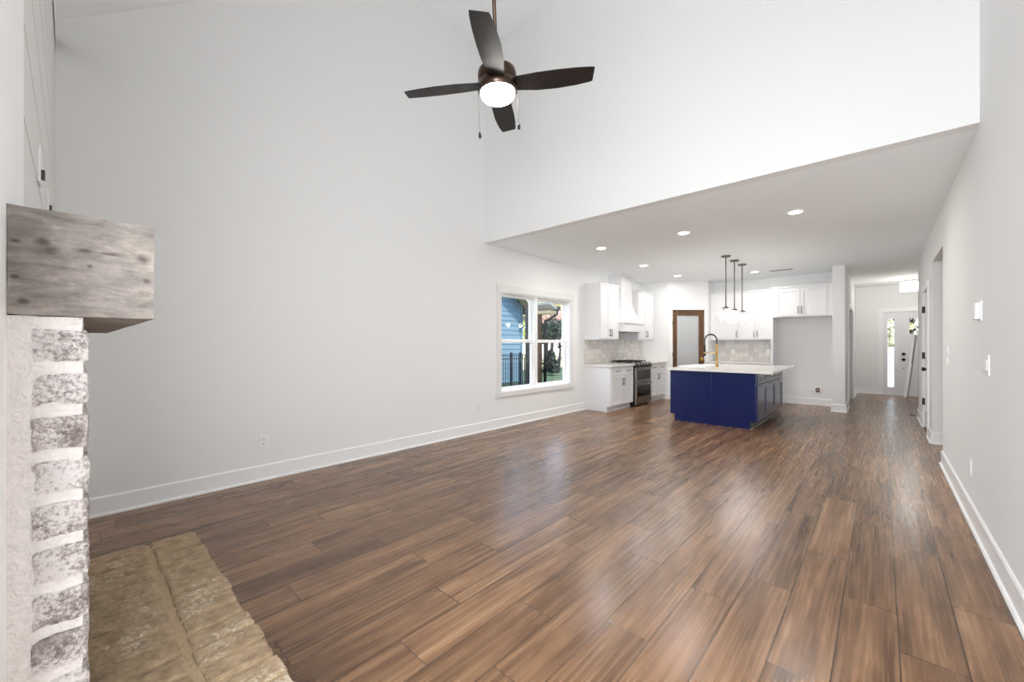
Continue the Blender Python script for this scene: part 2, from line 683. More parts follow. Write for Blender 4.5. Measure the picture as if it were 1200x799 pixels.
KNP = [(.043, 1.492, 1, 1), (.052, 1.479, .8, 1.3), (.098, 1.485, .7, 2.0), (.135, 1.484, .6, 3.5), (.184, 1.482, .9, 1.0), (.010, 1.489, 1.4, 2.2),
       (.189, 1.435, 1.6, 2), (.010, 1.424, 1.6, 2), (.105, 1.455, 2.4, 2.6), (.02, 1.379, 1.2, 1.6)]
KN = [(0.83, y_, z_, .0135, a_, b_) for y_, z_, a_, b_ in KNP]
MANTEL = wood_material('weathered_grey_wood', [(90, 83, 77), (121, 113, 106), (152, 144, 136)], (2.5, 13.0, 62.0),
                       knots=KN, bump=0.35)
BRICKW = brick_material('limewashed_brick', [(96, 82, 80), (170, 158, 154)], (226, 220, 217), 0.44, 0.54, 44)
MORTW = mat('limewashed_mortar', (222, 216, 212), 0.95, bump=0.8, bscale=120, var=0.12, vscale=40)
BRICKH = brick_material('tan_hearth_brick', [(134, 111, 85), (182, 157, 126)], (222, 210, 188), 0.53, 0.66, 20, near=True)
MORTH = mat('tan_mortar', (176, 152, 120), 0.95, bump=0.8, bscale=90, var=0.15, vscale=30)
DOORW = wood_material('dark_stained_wood', [(70, 46, 26), (98, 68, 42), (128, 92, 58)], (14.0, 14.0, 1.6), rough=0.45)
BLADE = wood_material('charcoal_blade_wood', [(22, 18, 17), (32, 27, 25), (44, 38, 35)], (5.0, 60.0, 10.0), rough=0.5, bump=0.05)
BLADE.node_tree.nodes['Principled BSDF'].inputs['Specular IOR Level'].default_value = 0.3


def tile_material():
    m = bpy.data.materials.new('pale_glazed_tile')
    m.use_nodes = True
    nt = m.node_tree
    b = nt.nodes['Principled BSDF']
    t = N(nt, 'ShaderNodeTexCoord')
    s = N(nt, 'ShaderNodeSeparateXYZ')
    nt.links.new(t.outputs['Object'], s.inputs[0])
    c = N(nt, 'ShaderNodeCombineXYZ')
    nt.links.new(math_node(nt, 'ADD', s.outputs['X'], s.outputs['Y']), c.inputs[0])
    nt.links.new(s.outputs['Z'], c.inputs[1])
    br = N(nt, 'ShaderNodeTexBrick')
    br.offset = 0
    br.inputs['Color1'].default_value = lin((206, 202, 197))
    br.inputs['Color2'].default_value = lin((226, 223, 219))
    br.inputs['Mortar'].default_value = lin((184, 181, 176))
    br.inputs['Scale'].default_value = 1
    br.inputs['Mortar Size'].default_value = 0.002
    br.inputs['Brick Width'].default_value = 0.10
    br.inputs['Row Height'].default_value = 0.10
    nt.links.new(c.outputs[0], br.inputs['Vector'])
    nt.links.new(br.outputs['Color'], b.inputs['Base Color'])
    n = N(nt, 'ShaderNodeTexNoise')
    n.inputs['Scale'].default_value = 18
    nt.links.new(t.outputs['Object'], n.inputs['Vector'])
    bp = N(nt, 'ShaderNodeBump')
    bp.inputs['Strength'].default_value = 0.25
    bp.inputs['Distance'].default_value = 0.01
    nt.links.new(n.outputs['Fac'], bp.inputs['Height'])
    nt.links.new(bp.outputs[0], b.inputs['Normal'])
    b.inputs['Roughness'].default_value = 0.18
    return m


TILE = tile_material()


def siding_material():
    m = bpy.data.materials.new('blue_lap_siding')
    m.use_nodes = True
    b = m.node_tree.nodes['Principled BSDF']
    b.inputs['Base Color'].default_value = lin((98, 127, 145))
    b.inputs['Roughness'].default_value = 0.7
    return m


SIDE = siding_material()
FENCE = mat('dark_iron_paint', (24, 34, 46), 0.5)
GRASS = mat('lawn', (44, 68, 32), 0.9, var=0.4, vscale=6, bump=0.6, bscale=40)
LEAFD = mat('dark_green_leaves', (24, 44, 28), 0.7, var=0.5, vscale=3)
LEAFL = mat('bright_green_leaves', (158, 168, 74), 0.7, var=0.35, vscale=2)
LEAFP = mat('pink_blossom', (196, 164, 152), 0.8, var=0.25, vscale=2)
BARK = mat('bark', (62, 50, 42), 0.9, bump=0.5, bscale=20)
PORCHW = mat('brown_porch_wood', (92, 66, 44), 0.6, var=0.2, vscale=10)
FASC = mat('white_fascia', (200, 200, 198), 0.5)
SOFF = mat('beige_soffit', (186, 166, 128), 0.6)
SHING = mat('dark_shingles', (60, 60, 64), 0.9, bump=0.5, bscale=20)

# ------------------------------------------------------------ room dimensions
XL, XR = -4.36, 0.49      # left and right walls
YF = -0.08                # fireplace wall
YB = 4.15                 # bulkhead plane
ZK = 2.80                 # kitchen ceiling
ZV = 5.70                 # vault flat
YK = 10.70                # kitchen back wall
YE = 14.15                # front wall

# floor
mb = MB()
mb.box((-4.5, -0.6, -0.1), (2.4, YE + 0.15, 0.0))
struct('floor', mb, FLOOR, 'brown wood-look plank tile floor')
# kitchen and hall ceiling
mb = MB()
mb.box((-4.5, YB + 0.12, ZK), (2.4, YE + 0.15, ZK + 0.15))
struct('ceiling', mb, CEIL, 'flat white ceiling over kitchen and hall')
# vault: slope then flat
mb = MB()
T = 0.15
yk0 = (ZV - 3.557) / 0.827 - 0.071
prof = [(YF - 0.2, 3.557 - 0.827 * 0.129 - 0.0), (yk0, ZV), (YB + 0.12, ZV), (YB + 0.12, ZV + T), (yk0, ZV + T), (YF - 0.2, 3.45 + T)]
mb.prism([(XL - 0.14, y, z) for y, z in prof], None, (XR - XL + 0.28, 0, 0))
struct('ceiling', mb, CEIL, 'high sloped white ceiling over living area')
# left wall with the window opening
WY0, WY1, WZ0, WZ1 = 4.50, 6.39, 0.55, 2.12
mb = MB()
xl0 = XL - 0.16
mb.prism([(xl0, YF - .2, 0), (xl0, WY0, 0), (xl0, WY0, ZV + .1), (xl0, YF - .2, ZV + .1)], None, (XL - xl0, 0, 0))
mb.box((xl0, WY0, 0), (XL, WY1, WZ0))
mb.box((xl0, WY0, WZ1), (XL, WY1, ZV + .1))
mb.box((xl0, WY1, 0), (XL, YK + 0.15, ZV + .1))
struct('wall_left', mb, WALL, 'long pale grey wall left of the room')
# bulkhead wall above kitchen opening
mb = MB()
mb.box((XL, YB, ZK), (XR, YB + 0.12, ZV + .1))
struct('wall_bulkhead', mb, WALL, 'tall white wall above the kitchen opening')
# right wall
OY0, OY1, OZ = 6.39, 7.59, 2.37
DY0, DY1, DZ = 8.16, 8.97, 2.10
mb = MB()
mb.box((XR, YF - .2, 0), (XR + .13, OY0, ZV + .1))
mb.box((XR, OY0, OZ), (XR + .13, OY1, ZK))
mb.box((XR, OY1, 0), (XR + .13, DY0, ZK))
mb.box((XR, DY0, DZ), (XR + .13, DY1, ZK))
mb.box((XR, DY1, 0), (XR + .13, 10.35, ZK))
mb.box((XR + .13, 10.22, 0), (1.6, 10.35, ZK))          # return into the foyer
mb.box((XR + .13, OY1, 0), (2.3, OY1 + .12, ZK))          # far side of the side passage
mb.box((XR + .13, OY0 - .12, 0), (2.3, OY0, ZK))          # near side of the side passage
mb.box((2.2, OY0, 0), (2.3, OY1, ZK))
mb.box((1.2, DY0 - .2, 0), (1.3, DY1 + .2, ZK))           # closet back
struct('wall_right', mb, WALL, 'long pale wall along the right side')
# foyer right wall, front wall with door opening
mb = MB()
mb.box((1.6, 10.22, 0), (1.72, YE + .1, ZK))
struct('wall_foyer', mb, WALL)
FX0, FX1, FZ = 0.035, 1.26, 2.115
mb = MB()
mb.box((-2.3, YE, 0), (FX0, YE + .12, ZK))
mb.box((FX1, YE, 0), (1.72, YE + .12, ZK))
mb.box((FX0, YE, FZ), (FX1, YE + .12, ZK))
struct('wall_front', mb, WALL, 'white wall around the front door')
# partition between fridge alcove and hall
PX0, PX1 = -0.70, -0.51
mb = MB()
mb.box((PX0, 9.90, 0), (PX1, 10.95, ZK))
mb.box((PX0, 10.95, 2.06), (PX1, 12.55, ZK))
mb.box((PX0, 12.55, 0), (PX1, YE, ZK))
struct('wall_partition', mb, WALL, 'white wall end between fridge alcove and hall')
mb = MB()
mb.box((-2.3, YK + .12, 0), (-2.2, YE, ZK))
struct('wall_side_room', mb, WALL)
mb = MB()
mb.box((XL, YK, 0), (PX0, YK + .12, ZK))
struct('wall_back', mb, WALL, 'white wall behind the kitchen cabinets')
# corner pantry walls
PA, PB = (-3.729, 9.55), (-3.04, 10.24)
q = 0.70710678
FP = (PA, (q, q), (q, -q))
LP = math.hypot(PB[0] - PA[0], PB[1] - PA[1])
pd0, pd1, PDZ = 0.215, 0.76, 2.11     # pantry door along the 45 degree wall
pd0, pd1 = 0.073 / q, 0.622 / q
mb = MB()
mb.box((XL, 9.55, 0), (PA[0], 9.65, ZK))
mb.fbox(FP, 0, pd0, -0.10, 0, 0, ZK)
mb.fbox(FP, pd1, LP, -0.10, 0, 0, ZK)
mb.fbox(FP, pd0, pd1, -0.10, 0, PDZ, ZK)
mb.box((PB[0] - 0.10, PB[1], 0), (PB[0], YK, ZK))
struct('wall_pantry', mb, WALL, 'angled corner pantry walls')

# fireplace wall: shiplap + opening of the patio door
SX = -1.567
mb = MB()
mb.box((XL, YF - .16, 0), (SX, YF - .012, 3.7))
zs = [1.86 + 0.235 * k for k in range(-8, 8)]
for a, b_ in zip(zs[:-1], zs[1:]):
    mb.box((XL, YF - .013, max(a + 0.006, 0)), (SX, YF, b_ - 0.004))
mb.box((XL, YF - .013, 3.39), (SX, YF, 3.7))
struct('wall_shiplap', mb, SHIP, 'white shiplap boards above the mantel')
mb = MB()
PXa, PXb, PZ = -0.66, 0.31, 2.72
mb.box((SX, YF - .16, 0), (PXa, YF, 3.7))
mb.box((PXb, YF - .16, 0), (XR, YF, 3.7))
mb.box((PXa, YF - .16, PZ), (PXb, YF, 3.7))
struct('wall_patio', mb, mat('bright_white_paint', (252, 252, 252), 0.5), 'bright white wall beside the patio door')
# ------------------------------------------------------------ baseboards
BP = [(0, 0), (.030, 0), (.030, .010), (.024, .018), (.014, .020), (.014, .136), (.007, .146), (0, .146)]


def base(name, p0, p1, n, label=None):
    mb = MB()
    d = (p1[0] - p0[0], p1[1] - p0[1], 0)
    poly = [(p0[0] + n[0] * a, p0[1] + n[1] * a, z) for a, z in BP]
    mb.prism(poly, None, d)
    return struct(name, mb, TRIM, label)


base('baseboard_left', (XL, YF), (XL, 6.885), (1, 0))
base('baseboard_right', (XR, YF + .02), (XR, OY0), (-1, 0))
base('baseboard_right', (XR, OY1 + .001), (XR, DY0 - .075), (-1, 0))
base('baseboard_right', (XR, DY1 + .075), (XR, 10.35), (-1, 0))
base('baseboard_passage', (XR + .001, OY1), (2.2, OY1), (0, -1))
base('baseboard_back', (-1.70, YK), (PX0, YK), (0, -1))
base('baseboard_pantry', (-3.78, 9.55), (PA[0] + .01, 9.55), (0, -1))
base('baseboard_column', (PX0 - .02, 9.90), (PX1 + .02, 9.90), (0, -1))
base('baseboard_hall', (PX1, 9.90), (PX1, 10.865), (1, 0))
base('baseboard_hall', (PX1, 12.635), (PX1, YE), (1, 0))
base('baseboard_front', (PX1, YE), (-0.055, YE), (0, -1))

# ------------------------------------------------------------ window_1
w = sroot('window_1', (XL, (WY0 + WY1) / 2, WZ0), 'white double-hung twin window')
mb = MB()
cw = .085
mb.box((XL - .001, WY0 - cw, WZ0 - .0), (XL + .018, WY0, WZ1 + .0))
mb.box((XL - .001, WY1, WZ0 - .0), (XL + .018, WY1 + cw, WZ1 + .0))
mb.box((XL - .001, WY0 - cw - .015, WZ1), (XL + .022, WY1 + cw + .015, WZ1 + .105))
mb.box((XL - .001, WY0 - cw - .02, WZ0 - .075), (XL + .030, WY1 + cw + .02, WZ0))
mb.build('casing', mat('window_casing_paint', (228, 227, 226), 0.5), w)
VIN = mat('white_vinyl', (246, 246, 246), 0.35)
mb = MB()
xo = XL - .155
t = .02
mb.box((xo, WY0, WZ0), (XL, WY0 + t, WZ1))
mb.box((xo, WY1 - t, WZ0), (XL, WY1, WZ1))
mb.box((xo, WY0, WZ0), (XL, WY1, WZ0 + t))
mb.box((xo, WY0, WZ1 - t), (XL, WY1, WZ1))
ym0, ym1 = 5.385, 5.465
mb.box((xo, ym0, WZ0 + t), (XL - .045, ym1, WZ1 - t))
mb.build('frame', VIN, w)


def sash(y0, y1, z0, z1, x, nm):
    s_ = .042
    m1 = MB()
    m1.box((x, y0, z0), (x + .03, y0 + s_, z1))
    m1.box((x, y1 - s_, z0), (x + .03, y1, z1))
    m1.box((x, y0 + s_, z0), (x + .03, y1 - s_, z0 + s_))
    m1.box((x, y0 + s_, z1 - s_), (x + .03, y1 - s_, z1))
    o = m1.build(nm, VIN, w)
    m2 = MB()
    m2.box((x + .012, y0 + s_, z0 + s_), (x + .016, y1 - s_, z1 - s_))
    m2.build('pane', GLASS, o)


for y0, y1 in ((WY0 + t, ym0), (ym1, WY1 - t)):
    sash(y0, y1, WZ0 + t, 1.365, XL - .115, 'lower_sash')
    sash(y0, y1, 1.335, WZ1 - t, XL - .148, 'upper_sash')

# ------------------------------------------------------------ front door, sidelight
fd = sroot('door_1', (0.64, YE, 0), 'white front door with sidelight at hall end')
mb = MB()
mb.box((FX0 - .09, YE - .02, 0), (FX0, YE + .001, FZ))
mb.box((FX1, YE - .02, 0), (FX1 + .09, YE + .001, FZ))
mb.box((FX0 - .11, YE - .025, FZ), (FX1 + .11, YE + .001, FZ + .105))
mb.build('casing', TRIM, fd)
mb = MB()
mb.box((FX0, YE - .005, 0.0), (0.115, YE + .09, FZ))
mb.box((.24, YE - .005, 0.0), (.344, YE + .09, FZ))
mb.box((.115, YE - .005, 0), (.24, YE + .09, .20))
mb.box((.115, YE - .005, 1.94), (.24, YE + .09, FZ))
mb.box((.098, YE - .013, .19), (.115, YE - .005, 1.95))
mb.box((.24, YE - .013, .19), (.257, YE - .005, 1.95))
mb.box((.0, YE - .035, 0), (FX1, YE - .005, .02))
DOORP = mat('door_paint', (226, 227, 230), 0.3)
sl = mb.build('sidelight', DOORP, fd)
mb = MB()
mb.box((.115, YE + .03, .20), (.24, YE + .036, 1.235))
SLG = bpy.data.materials.new('obscure_glass')
SLG.use_nodes = True
SLG.node_tree.nodes.clear()
_t = SLG.node_tree.nodes.new('ShaderNodeBsdfTranslucent')
_t.inputs[0].default_value = (.93, .94, .93, 1)
_o = SLG.node_tree.nodes.new('ShaderNodeOutputMaterial')
SLG.node_tree.links.new(_t.outputs[0], _o.inputs[0])
mb.build('frosted_pane', SLG, sl)
mb = MB()
mb.box((.115, YE + .03, 1.25), (.24, YE + .036, 1.94))
mb.build('clear_pane', GLASS, sl)
mb = MB()
mb.box((.115, YE + .022, 1.235), (.24, YE + .028, 1.25))
mb.box((.145, YE + .022, .20), (.150, YE + .028, 1.94))
mb.box((.115, YE + .022, 1.905), (.24, YE + .028, 1.915))
mb.build('leading', BLKM, sl)
mb = MB()
d0, d1 = .345, 1.259
mb.box((d0, YE + .02, 0), (d1, YE + .06, 1.55))
mb.box((d0, YE + .02, 1.94), (d1, YE + .06, FZ))
mb.box((d0, YE + .02, 1.55), (.515, YE + .06, 1.94))
mb.box((1.08, YE + .02, 1.55), (d1, YE + .06, 1.94))
mb.box((.47, YE + .003, 1.475), (1.12, YE + .02, 1.50))
mb.box((.45, YE - .004, 1.50), (1.14, YE + .02, 1.525))
sb = mb.build('slab', DOORP, fd)
mb = MB()
mb.box((.515, YE + .038, 1.55), (1.08, YE + .043, 1.94))
mb.build('pane', GLASS, sb)
mb = MB()
for x in (.64, .80, .96):
    mb.box((x - .006, YE + .03, 1.55), (x + .006, YE + .05, 1.94))
mb.box((.515, YE + .03, 1.74), (1.08, YE + .05, 1.75))
mb.build('muntins', DOORP, sb)
for nm, z, r in (('deadbolt', 1.045, .034), ('knob', .905, .034), ('latch_button', .685, .012)):
    mb = MB()
    mb.lathe((.411, YE + .02, z), [(0, -.045), (r * .9, -.045), (r, -.03), (r, -.012), (r * 1.1, -.01), (r * 1.1, 0)], 20, 'Y')
    mb.build(nm, BLKM, fd)
mb = MB()
mb.box((-.1, YE + .10, -.02), (1.4, YE + .6, 0))
struct('floor_porch', mb, mat('concrete', (190, 188, 182), 0.9))

# ------------------------------------------------------------ closet door in the right wall
cdr = sroot('door_2', (XR, (DY0 + DY1) / 2, 0), 'white panelled closet door with black hinges and knob')
mb = MB()
mb.box((XR - .018, DY0 - .075, 0), (XR + .001, DY0, DZ))
mb.box((XR - .018, DY1, 0), (XR + .001, DY1 + .075, DZ))
mb.box((XR - .022, DY0 - .09, DZ), (XR + .001, DY1 + .09, DZ + .09))
mb.build('casing', TRIM, cdr)
mb = MB()
x0 = XR + .012
mb.box((x0, DY0 + .003, .012), (x0 + .035, DY1 - .003, DZ - .003))
for z0, z1 in ((.25, .95), (1.08, 1.95)):
    for y0, y1 in ((DY0 + .12, DY1 - .12),):
        mb.box((x0 - .008, y0, z0), (x0, y0 + .02, z1))
        mb.box((x0 - .008, y1 - .02, z0), (x0, y1, z1))
        mb.box((x0 - .008, y0 + .02, z0), (x0, y1 - .02, z0 + .02))
        mb.box((x0 - .008, y0 + .02, z1 - .02), (x0, y1 - .02, z1))
mb.build('slab', DOORP, cdr)
for z in (1.83, 1.12, .41):
    mb = MB()
    mb.tube([(XR - .016, DY1 - .02, z - .05), (XR - .016, DY1 - .02, z + .05)], .009)
    mb.box((XR - .012, DY1 - .05, z - .05), (XR + .012, DY1 + .0, z + .05))
    mb.build('hinge', BLKM, cdr)
mb = MB()
mb.lathe((XR + .012, DY0 + .07, .94), [(.032, 0), (.032, -.008), (.012, -.012), (.012, -.04), (.026, -.048), (.03, -.062), (.022, -.076), (0, -.08)], 18, 'X')
mb.build('knob', BLKM, cdr)
mb = MB()
mb.box((XR, DY0, 0), (XR + .10, DY1, .012))
mb.build('threshold', mat('dark_threshold', (50, 38, 30), 0.6), cdr)

# spring door stop on the baseboard
t_ = thing('door_stop', (XR - .014, 9.75, .09), 'small black spring door stop sticking out of the right hallway baseboard', 'door stop')
mb = MB()
mb.tube([(XR - .014, 9.75, .075), (XR - .115, 9.75, .078)], .006, 8)
for k in range(9):
    mb.lathe((XR - .022 - k * .01, 9.75, .0755), [(.0055, -.002), (.009, 0), (.0055, .002)], 8, 'X')
mb.build('spring', BLKM, t_)
mb = MB()
mb.lathe((XR - .115, 9.75, .078), [(0, -.012), (.009, -.012), (.011, 0), (.009, .008), (0, .008)], 10, 'X')
mb.build('tip', BLKM, t_)

# doorway casing in the partition
o = MB()
for x0, x1 in ((PX1 - .001, PX1 + .018),):
    o.box((x0, 10.865, 0), (x1, 10.95, 2.06))
    o.box((x0, 12.55, 0), (x1, 12.635, 2.06))
    o.box((x0, 10.85, 2.06), (x1 + .004, 12.65, 2.15))
struct('trim_hall_doorway', o, TRIM)
o = MB()
o.box((PX0 - .01, 10.95, 0), (PX1 + .002, 10.965, 2.06))
o.box((PX0 - .01, 12.535, 0), (PX1 + .002, 12.55, 2.06))
o.box((PX0 - .01, 10.965, 2.045), (PX1 + .002, 12.535, 2.06))
struct('trim_hall_doorway', o, TRIM)

# ------------------------------------------------------------ pantry door
pdr = sroot('door_3', (PA[0], PA[1], 0), 'dark wood framed pantry door with frosted glass')
mb = MB()
mb.fbox(FP, pd0 - .07, pd0, -.001, .016, 0, PDZ)
mb.fbox(FP, pd1, pd1 + .07, -.001, .016, 0, PDZ)
mb.fbox(FP, pd0 - .085, pd1 + .085, -.001, .02, PDZ, PDZ + .09)
mb.build('casing', TRIM, pdr)
mb = MB()
e0, e1, sw = pd0 + .004, pd1 - .004, .118
mb.fbox(FP, e0, e0 + sw, -.06, -.02, .012, PDZ - .004)
mb.fbox(FP, e1 - sw, e1, -.06, -.02, .012, PDZ - .004)
mb.fbox(FP, e0 + sw, e1 - sw, -.06, -.02, PDZ - .13, PDZ - .004)
mb.fbox(FP, e0 + sw, e1 - sw, -.06, -.02, .012, .24)
mb.build('door_frame', DOORW, pdr)
mb = MB()
mb.fbox(FP, e0 + sw, e1 - sw, -.045, -.038, .24, PDZ - .13)
mb.build('frosted_pane', FROST, pdr)
kc = (PA[0] + q * (e1 - .065) + q * .02, PA[1] + q * (e1 - .065) - q * .02)
mb = MB()
mb.fbox((PA, (q, q), (q, -q)), e1 - .095, e1 - .035, -.02, -.012, .89, .98)
kx = (PA[0] + q * (e1 - .065), PA[1] + q * (e1 - .065))
pts = [(kx[0] + q * d, kx[1] - q * d, .935) for d in (-.015, .005, .02, .03, .045, .055, .058)]
mb.tube(pts, [.012, .012, .016, .028, .03, .02, .004], 16)
mb.build('knob', GOLD, pdr)
for z in (1.80, 1.05, .25):
    mb = MB()
    px_, py_ = PA[0] + q * (pd0 + .0) + q * .002, PA[1] + q * (pd0) - q * .002
    mb.tube([(px_ + .012, py_ - .012, z - .045), (px_ + .012, py_ - .012, z + .045)], .008, 8)
    mb.build('hinge', BLKM, pdr)

# ------------------------------------------------------------ cabinet builders
def pull(mb, F, u, d, z, L, horiz):
    O, U, Nn = F
    P = lambda uu, dd, zz: (O[0] + U[0] * uu + Nn[0] * dd, O[1] + U[1] * uu + Nn[1] * dd, zz)
    r = .0065
    if horiz:
        a, b_ = (u - L / 2, z), (u + L / 2, z)
    else:
        a, b_ = (u, z - L / 2), (u, z + L / 2)
    mb.tube([P(a[0], d + .03, a[1]), P(b_[0], d + .03, b_[1])], r, 8)
    for k in (.1, .9):
        uu = a[0] + (b_[0] - a[0]) * k
        zz = a[1] + (b_[1] - a[1]) * k
        mb.tube([P(uu, d, zz), P(uu, d + .03, zz)], r * .9, 8)


def shaker(F, u0, u1, z0, z1, d, m, parent, name='door', rail=.058):
    g = .0025
    u0 += g
    u1 -= g
    z0 += g
    z1 -= g
    mb = MB()
    r2 = min(rail, (z1 - z0) * .28)
    mb.fbox(F, u0, u0 + rail, d, d + .02, z0, z1)
    mb.fbox(F, u1 - rail, u1, d, d + .02, z0, z1)
    mb.fbox(F, u0 + rail, u1 - rail, d, d + .02, z0, z0 + r2)
    mb.fbox(F, u0 + rail, u1 - rail, d, d + .02, z1 - r2, z1)
    mb.fbox(F, u0 + rail, u1 - rail, d, d + .009, z0 + r2, z1 - r2)
    return mb.build(name, m, parent)


def base_cabinet(name, F, u0, u1, depth, label, m=CAB, hm=DNICK, ndoors=2, drawers=2, group=None, top=.855):
    O, U, Nn = F
    c = (O[0] + U[0] * (u0 + u1) / 2 + Nn[0] * depth / 2, O[1] + U[1] * (u0 + u1) / 2 + Nn[1] * depth / 2, 0)
    r = thing(name, c, label, 'cabinet', group)
    mb = MB()
    mb.fbox(F, u0, u1, 0, depth, .10, top)
    mb.build('body', m, r)
    mb = MB()
    mb.fbox(F, u0, u1, 0, depth - .07, 0, .10)
    mb.fbox(F, u0, u1, depth - .07, depth - .055, 0, .02)
    mb.build('toe_kick', m, r)
    e = .02
    wz = (u1 - u0 - 2 * e)
    zd = top - .175
    for k in range(drawers):
        a = u0 + e + wz * k / drawers
        b_ = u0 + e + wz * (k + 1) / drawers
        dr = shaker(F, a, b_, zd + .012, top - .018, depth, m, r, 'drawer', .035)
        mh = MB()
        pull(mh, F, (a + b_) / 2, depth + .02, (zd + top) / 2, .13, True)
        mh.build('handle', hm, dr)
    for k in range(ndoors):
        a = u0 + e + wz * k / ndoors
        b_ = u0 + e + wz * (k + 1) / ndoors
        do = shaker(F, a, b_, .115, zd, depth, m, r, 'door')
        mh = MB()
        hu = (b_ - .032) if k % 2 == 0 else (a + .032)
        pull(mh, F, hu, depth + .02, zd - .12, .13, False)
        mh.build('handle', hm, do)
    return r


def wall_cabinet(name, F, u0, u1, depth, z0, z1, label, doors, filler=(0, 0), crown=True, group=None, hm=DNICK, handles=None, cl=True, crr=True):
    O, U, Nn = F
    c = (O[0] + U[0] * (u0 + u1) / 2 + Nn[0] * depth / 2, O[1] + U[1] * (u0 + u1) / 2 + Nn[1] * depth / 2, z0)
    r = thing(name, c, label, 'cabinet', group)
    mb = MB()
    mb.fbox(F, u0, u1, 0, depth, z0, z1)
    mb.build('body', CAB, r)
    if crown:
        mb = MB()
        ue0 = u0 - (.02 if cl else 0)
        ue1 = u1 + (.02 if crr else 0)
        mb.fbox(F, u0, u1, 0, depth + .012, z1, z1 + .02)
        mb.fbox(F, ue0, ue1, 0, depth + .03, z1 + .02, z1 + .045)
        mb.build('crown_moulding', CAB, r)
    a0 = u0 + filler[0] + .012
    a1 = u1 - filler[1] - .012
    for k in range(doors):
        a = a0 + (a1 - a0) * k / doors
        b_ = a0 + (a1 - a0) * (k + 1) / doors
        do = shaker(F, a, b_, z0 + .02, z1 - .01, depth, CAB, r, 'door')
        right = handles[k] if handles else (k % 2 == 0)
        hu = (b_ - .032) if right else (a + .032)
        mh = MB()
        pull(mh, F, hu, depth + .02, z0 + .14, .14, False)
        mh.build('handle', hm, do)
    return r


FLt = ((XL + .002, 6.90), (0, 1), (1, 0))
base_cabinet('base_cabinet', FLt, 0, .95, .56, 'white base cabinet left of the stove, nearest the window')
base_cabinet('base_cabinet', FLt, 1.73, 2.62, .56, 'white base cabinet between the stove and the pantry corner')
wall_cabinet('wall_cabinet', FLt, 0, .755, .33, 1.385, 2.455, 'white upper cabinet left of the range hood', 2)
wall_cabinet('wall_cabinet', FLt, 1.66, 2.46, .33, 1.385, 2.455, 'white upper cabinet right of the range hood', 2)
for (u0, u1, lb) in ((-.02, .955, 'white quartz countertop slab left of the stove'), (1.725, 2.65, 'white quartz countertop slab right of the stove')):
    mb = MB()
    mb.fbox(FLt, u0, u1, 0.001, .605, .856, .89)
    tag(mb.build('countertop', QUARTZ, bevel=.003), lb, 'countertop')
mb = MB()
mb.fbox(FLt, -.02, 2.65, 0, .009, .89, 1.385)
mb.fbox(FLt, .757, 1.658, 0, .009, 1.385, 1.558)
tag(mb.build('backsplash', TILE), 'pale glazed square tile backsplash behind the stove', 'backsplash')

# back run
FBk = ((PB[0], YK - .002), (1, 0), (0, -1))
base_cabinet('base_cabinet', FBk, .01, .64, .58, 'white base cabinet against the back wall beside the pantry', ndoors=1, drawers=1)
base_cabinet('base_cabinet', FBk, .64, 1.30, .58, 'white base cabinet against the back wall beside the fridge panel')
mb = MB()
mb.fbox(FBk, .005, 1.30, .001, .62, .856, .89)
tag(mb.build('countertop', QUARTZ, bevel=.003), 'white quartz countertop along the back wall behind the island', 'countertop')
mb = MB()
mb.fbox(FBk, .005, 1.30, 0, .009, .89, 1.39)
tag(mb.build('backsplash', TILE), 'pale square tile backsplash on the back wall behind the island', 'backsplash')
wall_cabinet('wall_cabinet', FBk, .005, .625, .33, 1.39, 2.46, 'white single-door upper cabinet beside the pantry corner', 1, filler=(.10, 0), cl=False, crr=False)
wall_cabinet('wall_cabinet', FBk, .625, 1.30, .33, 1.39, 2.46, 'white two-door upper cabinet between single-door cabinet and fridge alcove', 2, cl=False, crr=False)
wall_cabinet('fridge_cabinet', FBk, 1.34, 2.34, .62, 1.86, 2.455, 'wide white two-door cabinet above the empty fridge alcove', 2, filler=(.03, .09), cl=True, crr=False)
mb = MB()
mb.fbox(FBk, 1.30, 1.34, 0, .62, 0, 2.455)
tag(mb.build('fridge_side_panel', CAB), 'tall white end panel left of the fridge alcove', 'cabinet panel')

# ------------------------------------------------------------ range hood
hd = thing('range_hood', (XL, 8.11, 1.56), 'white curved chimney range hood above the stove', 'range hood')
mb = MB()
hy = 8.11
mb.box((XL, hy - .435, 1.56), (XL + .47, hy + .435, 1.735))
mb.box((XL, hy - .445, 1.735), (XL + .49, hy + .445, 1.755))
mb.build('valance', CAB, hd)
mb = MB()
secs = []
for k in range(13):
    t = k / 12
    z = 1.755 + .55 * t
    s_ = (1 - t) ** 2.1
    secs.append((.24 + (.43 - .24) * s_, .30 + (.46 - .30) * s_, z))
secs.append((.24, .30, 2.73))
vs, fs = [], []
for hw, dp, z in secs:
    vs += [(XL, hy - hw, z), (XL + dp, hy - hw, z), (XL + dp, hy + hw, z), (XL, hy + hw, z)]
for i in range(len(secs) - 1):
    for k in range(4):
        fs.append((i * 4 + k, i * 4 + (k + 1) % 4, (i + 1) * 4 + (k + 1) % 4, (i + 1) * 4 + k))
mb.add(vs, fs)
mb.build('flared_chimney', CAB, hd)
mb = MB()
mb.box((XL, hy - .26, 2.73), (XL + .32, hy + .26, 2.76))
mb.box((XL, hy - .285, 2.76), (XL + .345, hy + .285, 2.80))
mb.build('crown', CAB, hd)
mb = MB()
mb.box((XL + .04, hy - .38, 1.553), (XL + .43, hy + .38, 1.562))
mb.build('vent_insert', STEEL, hd)

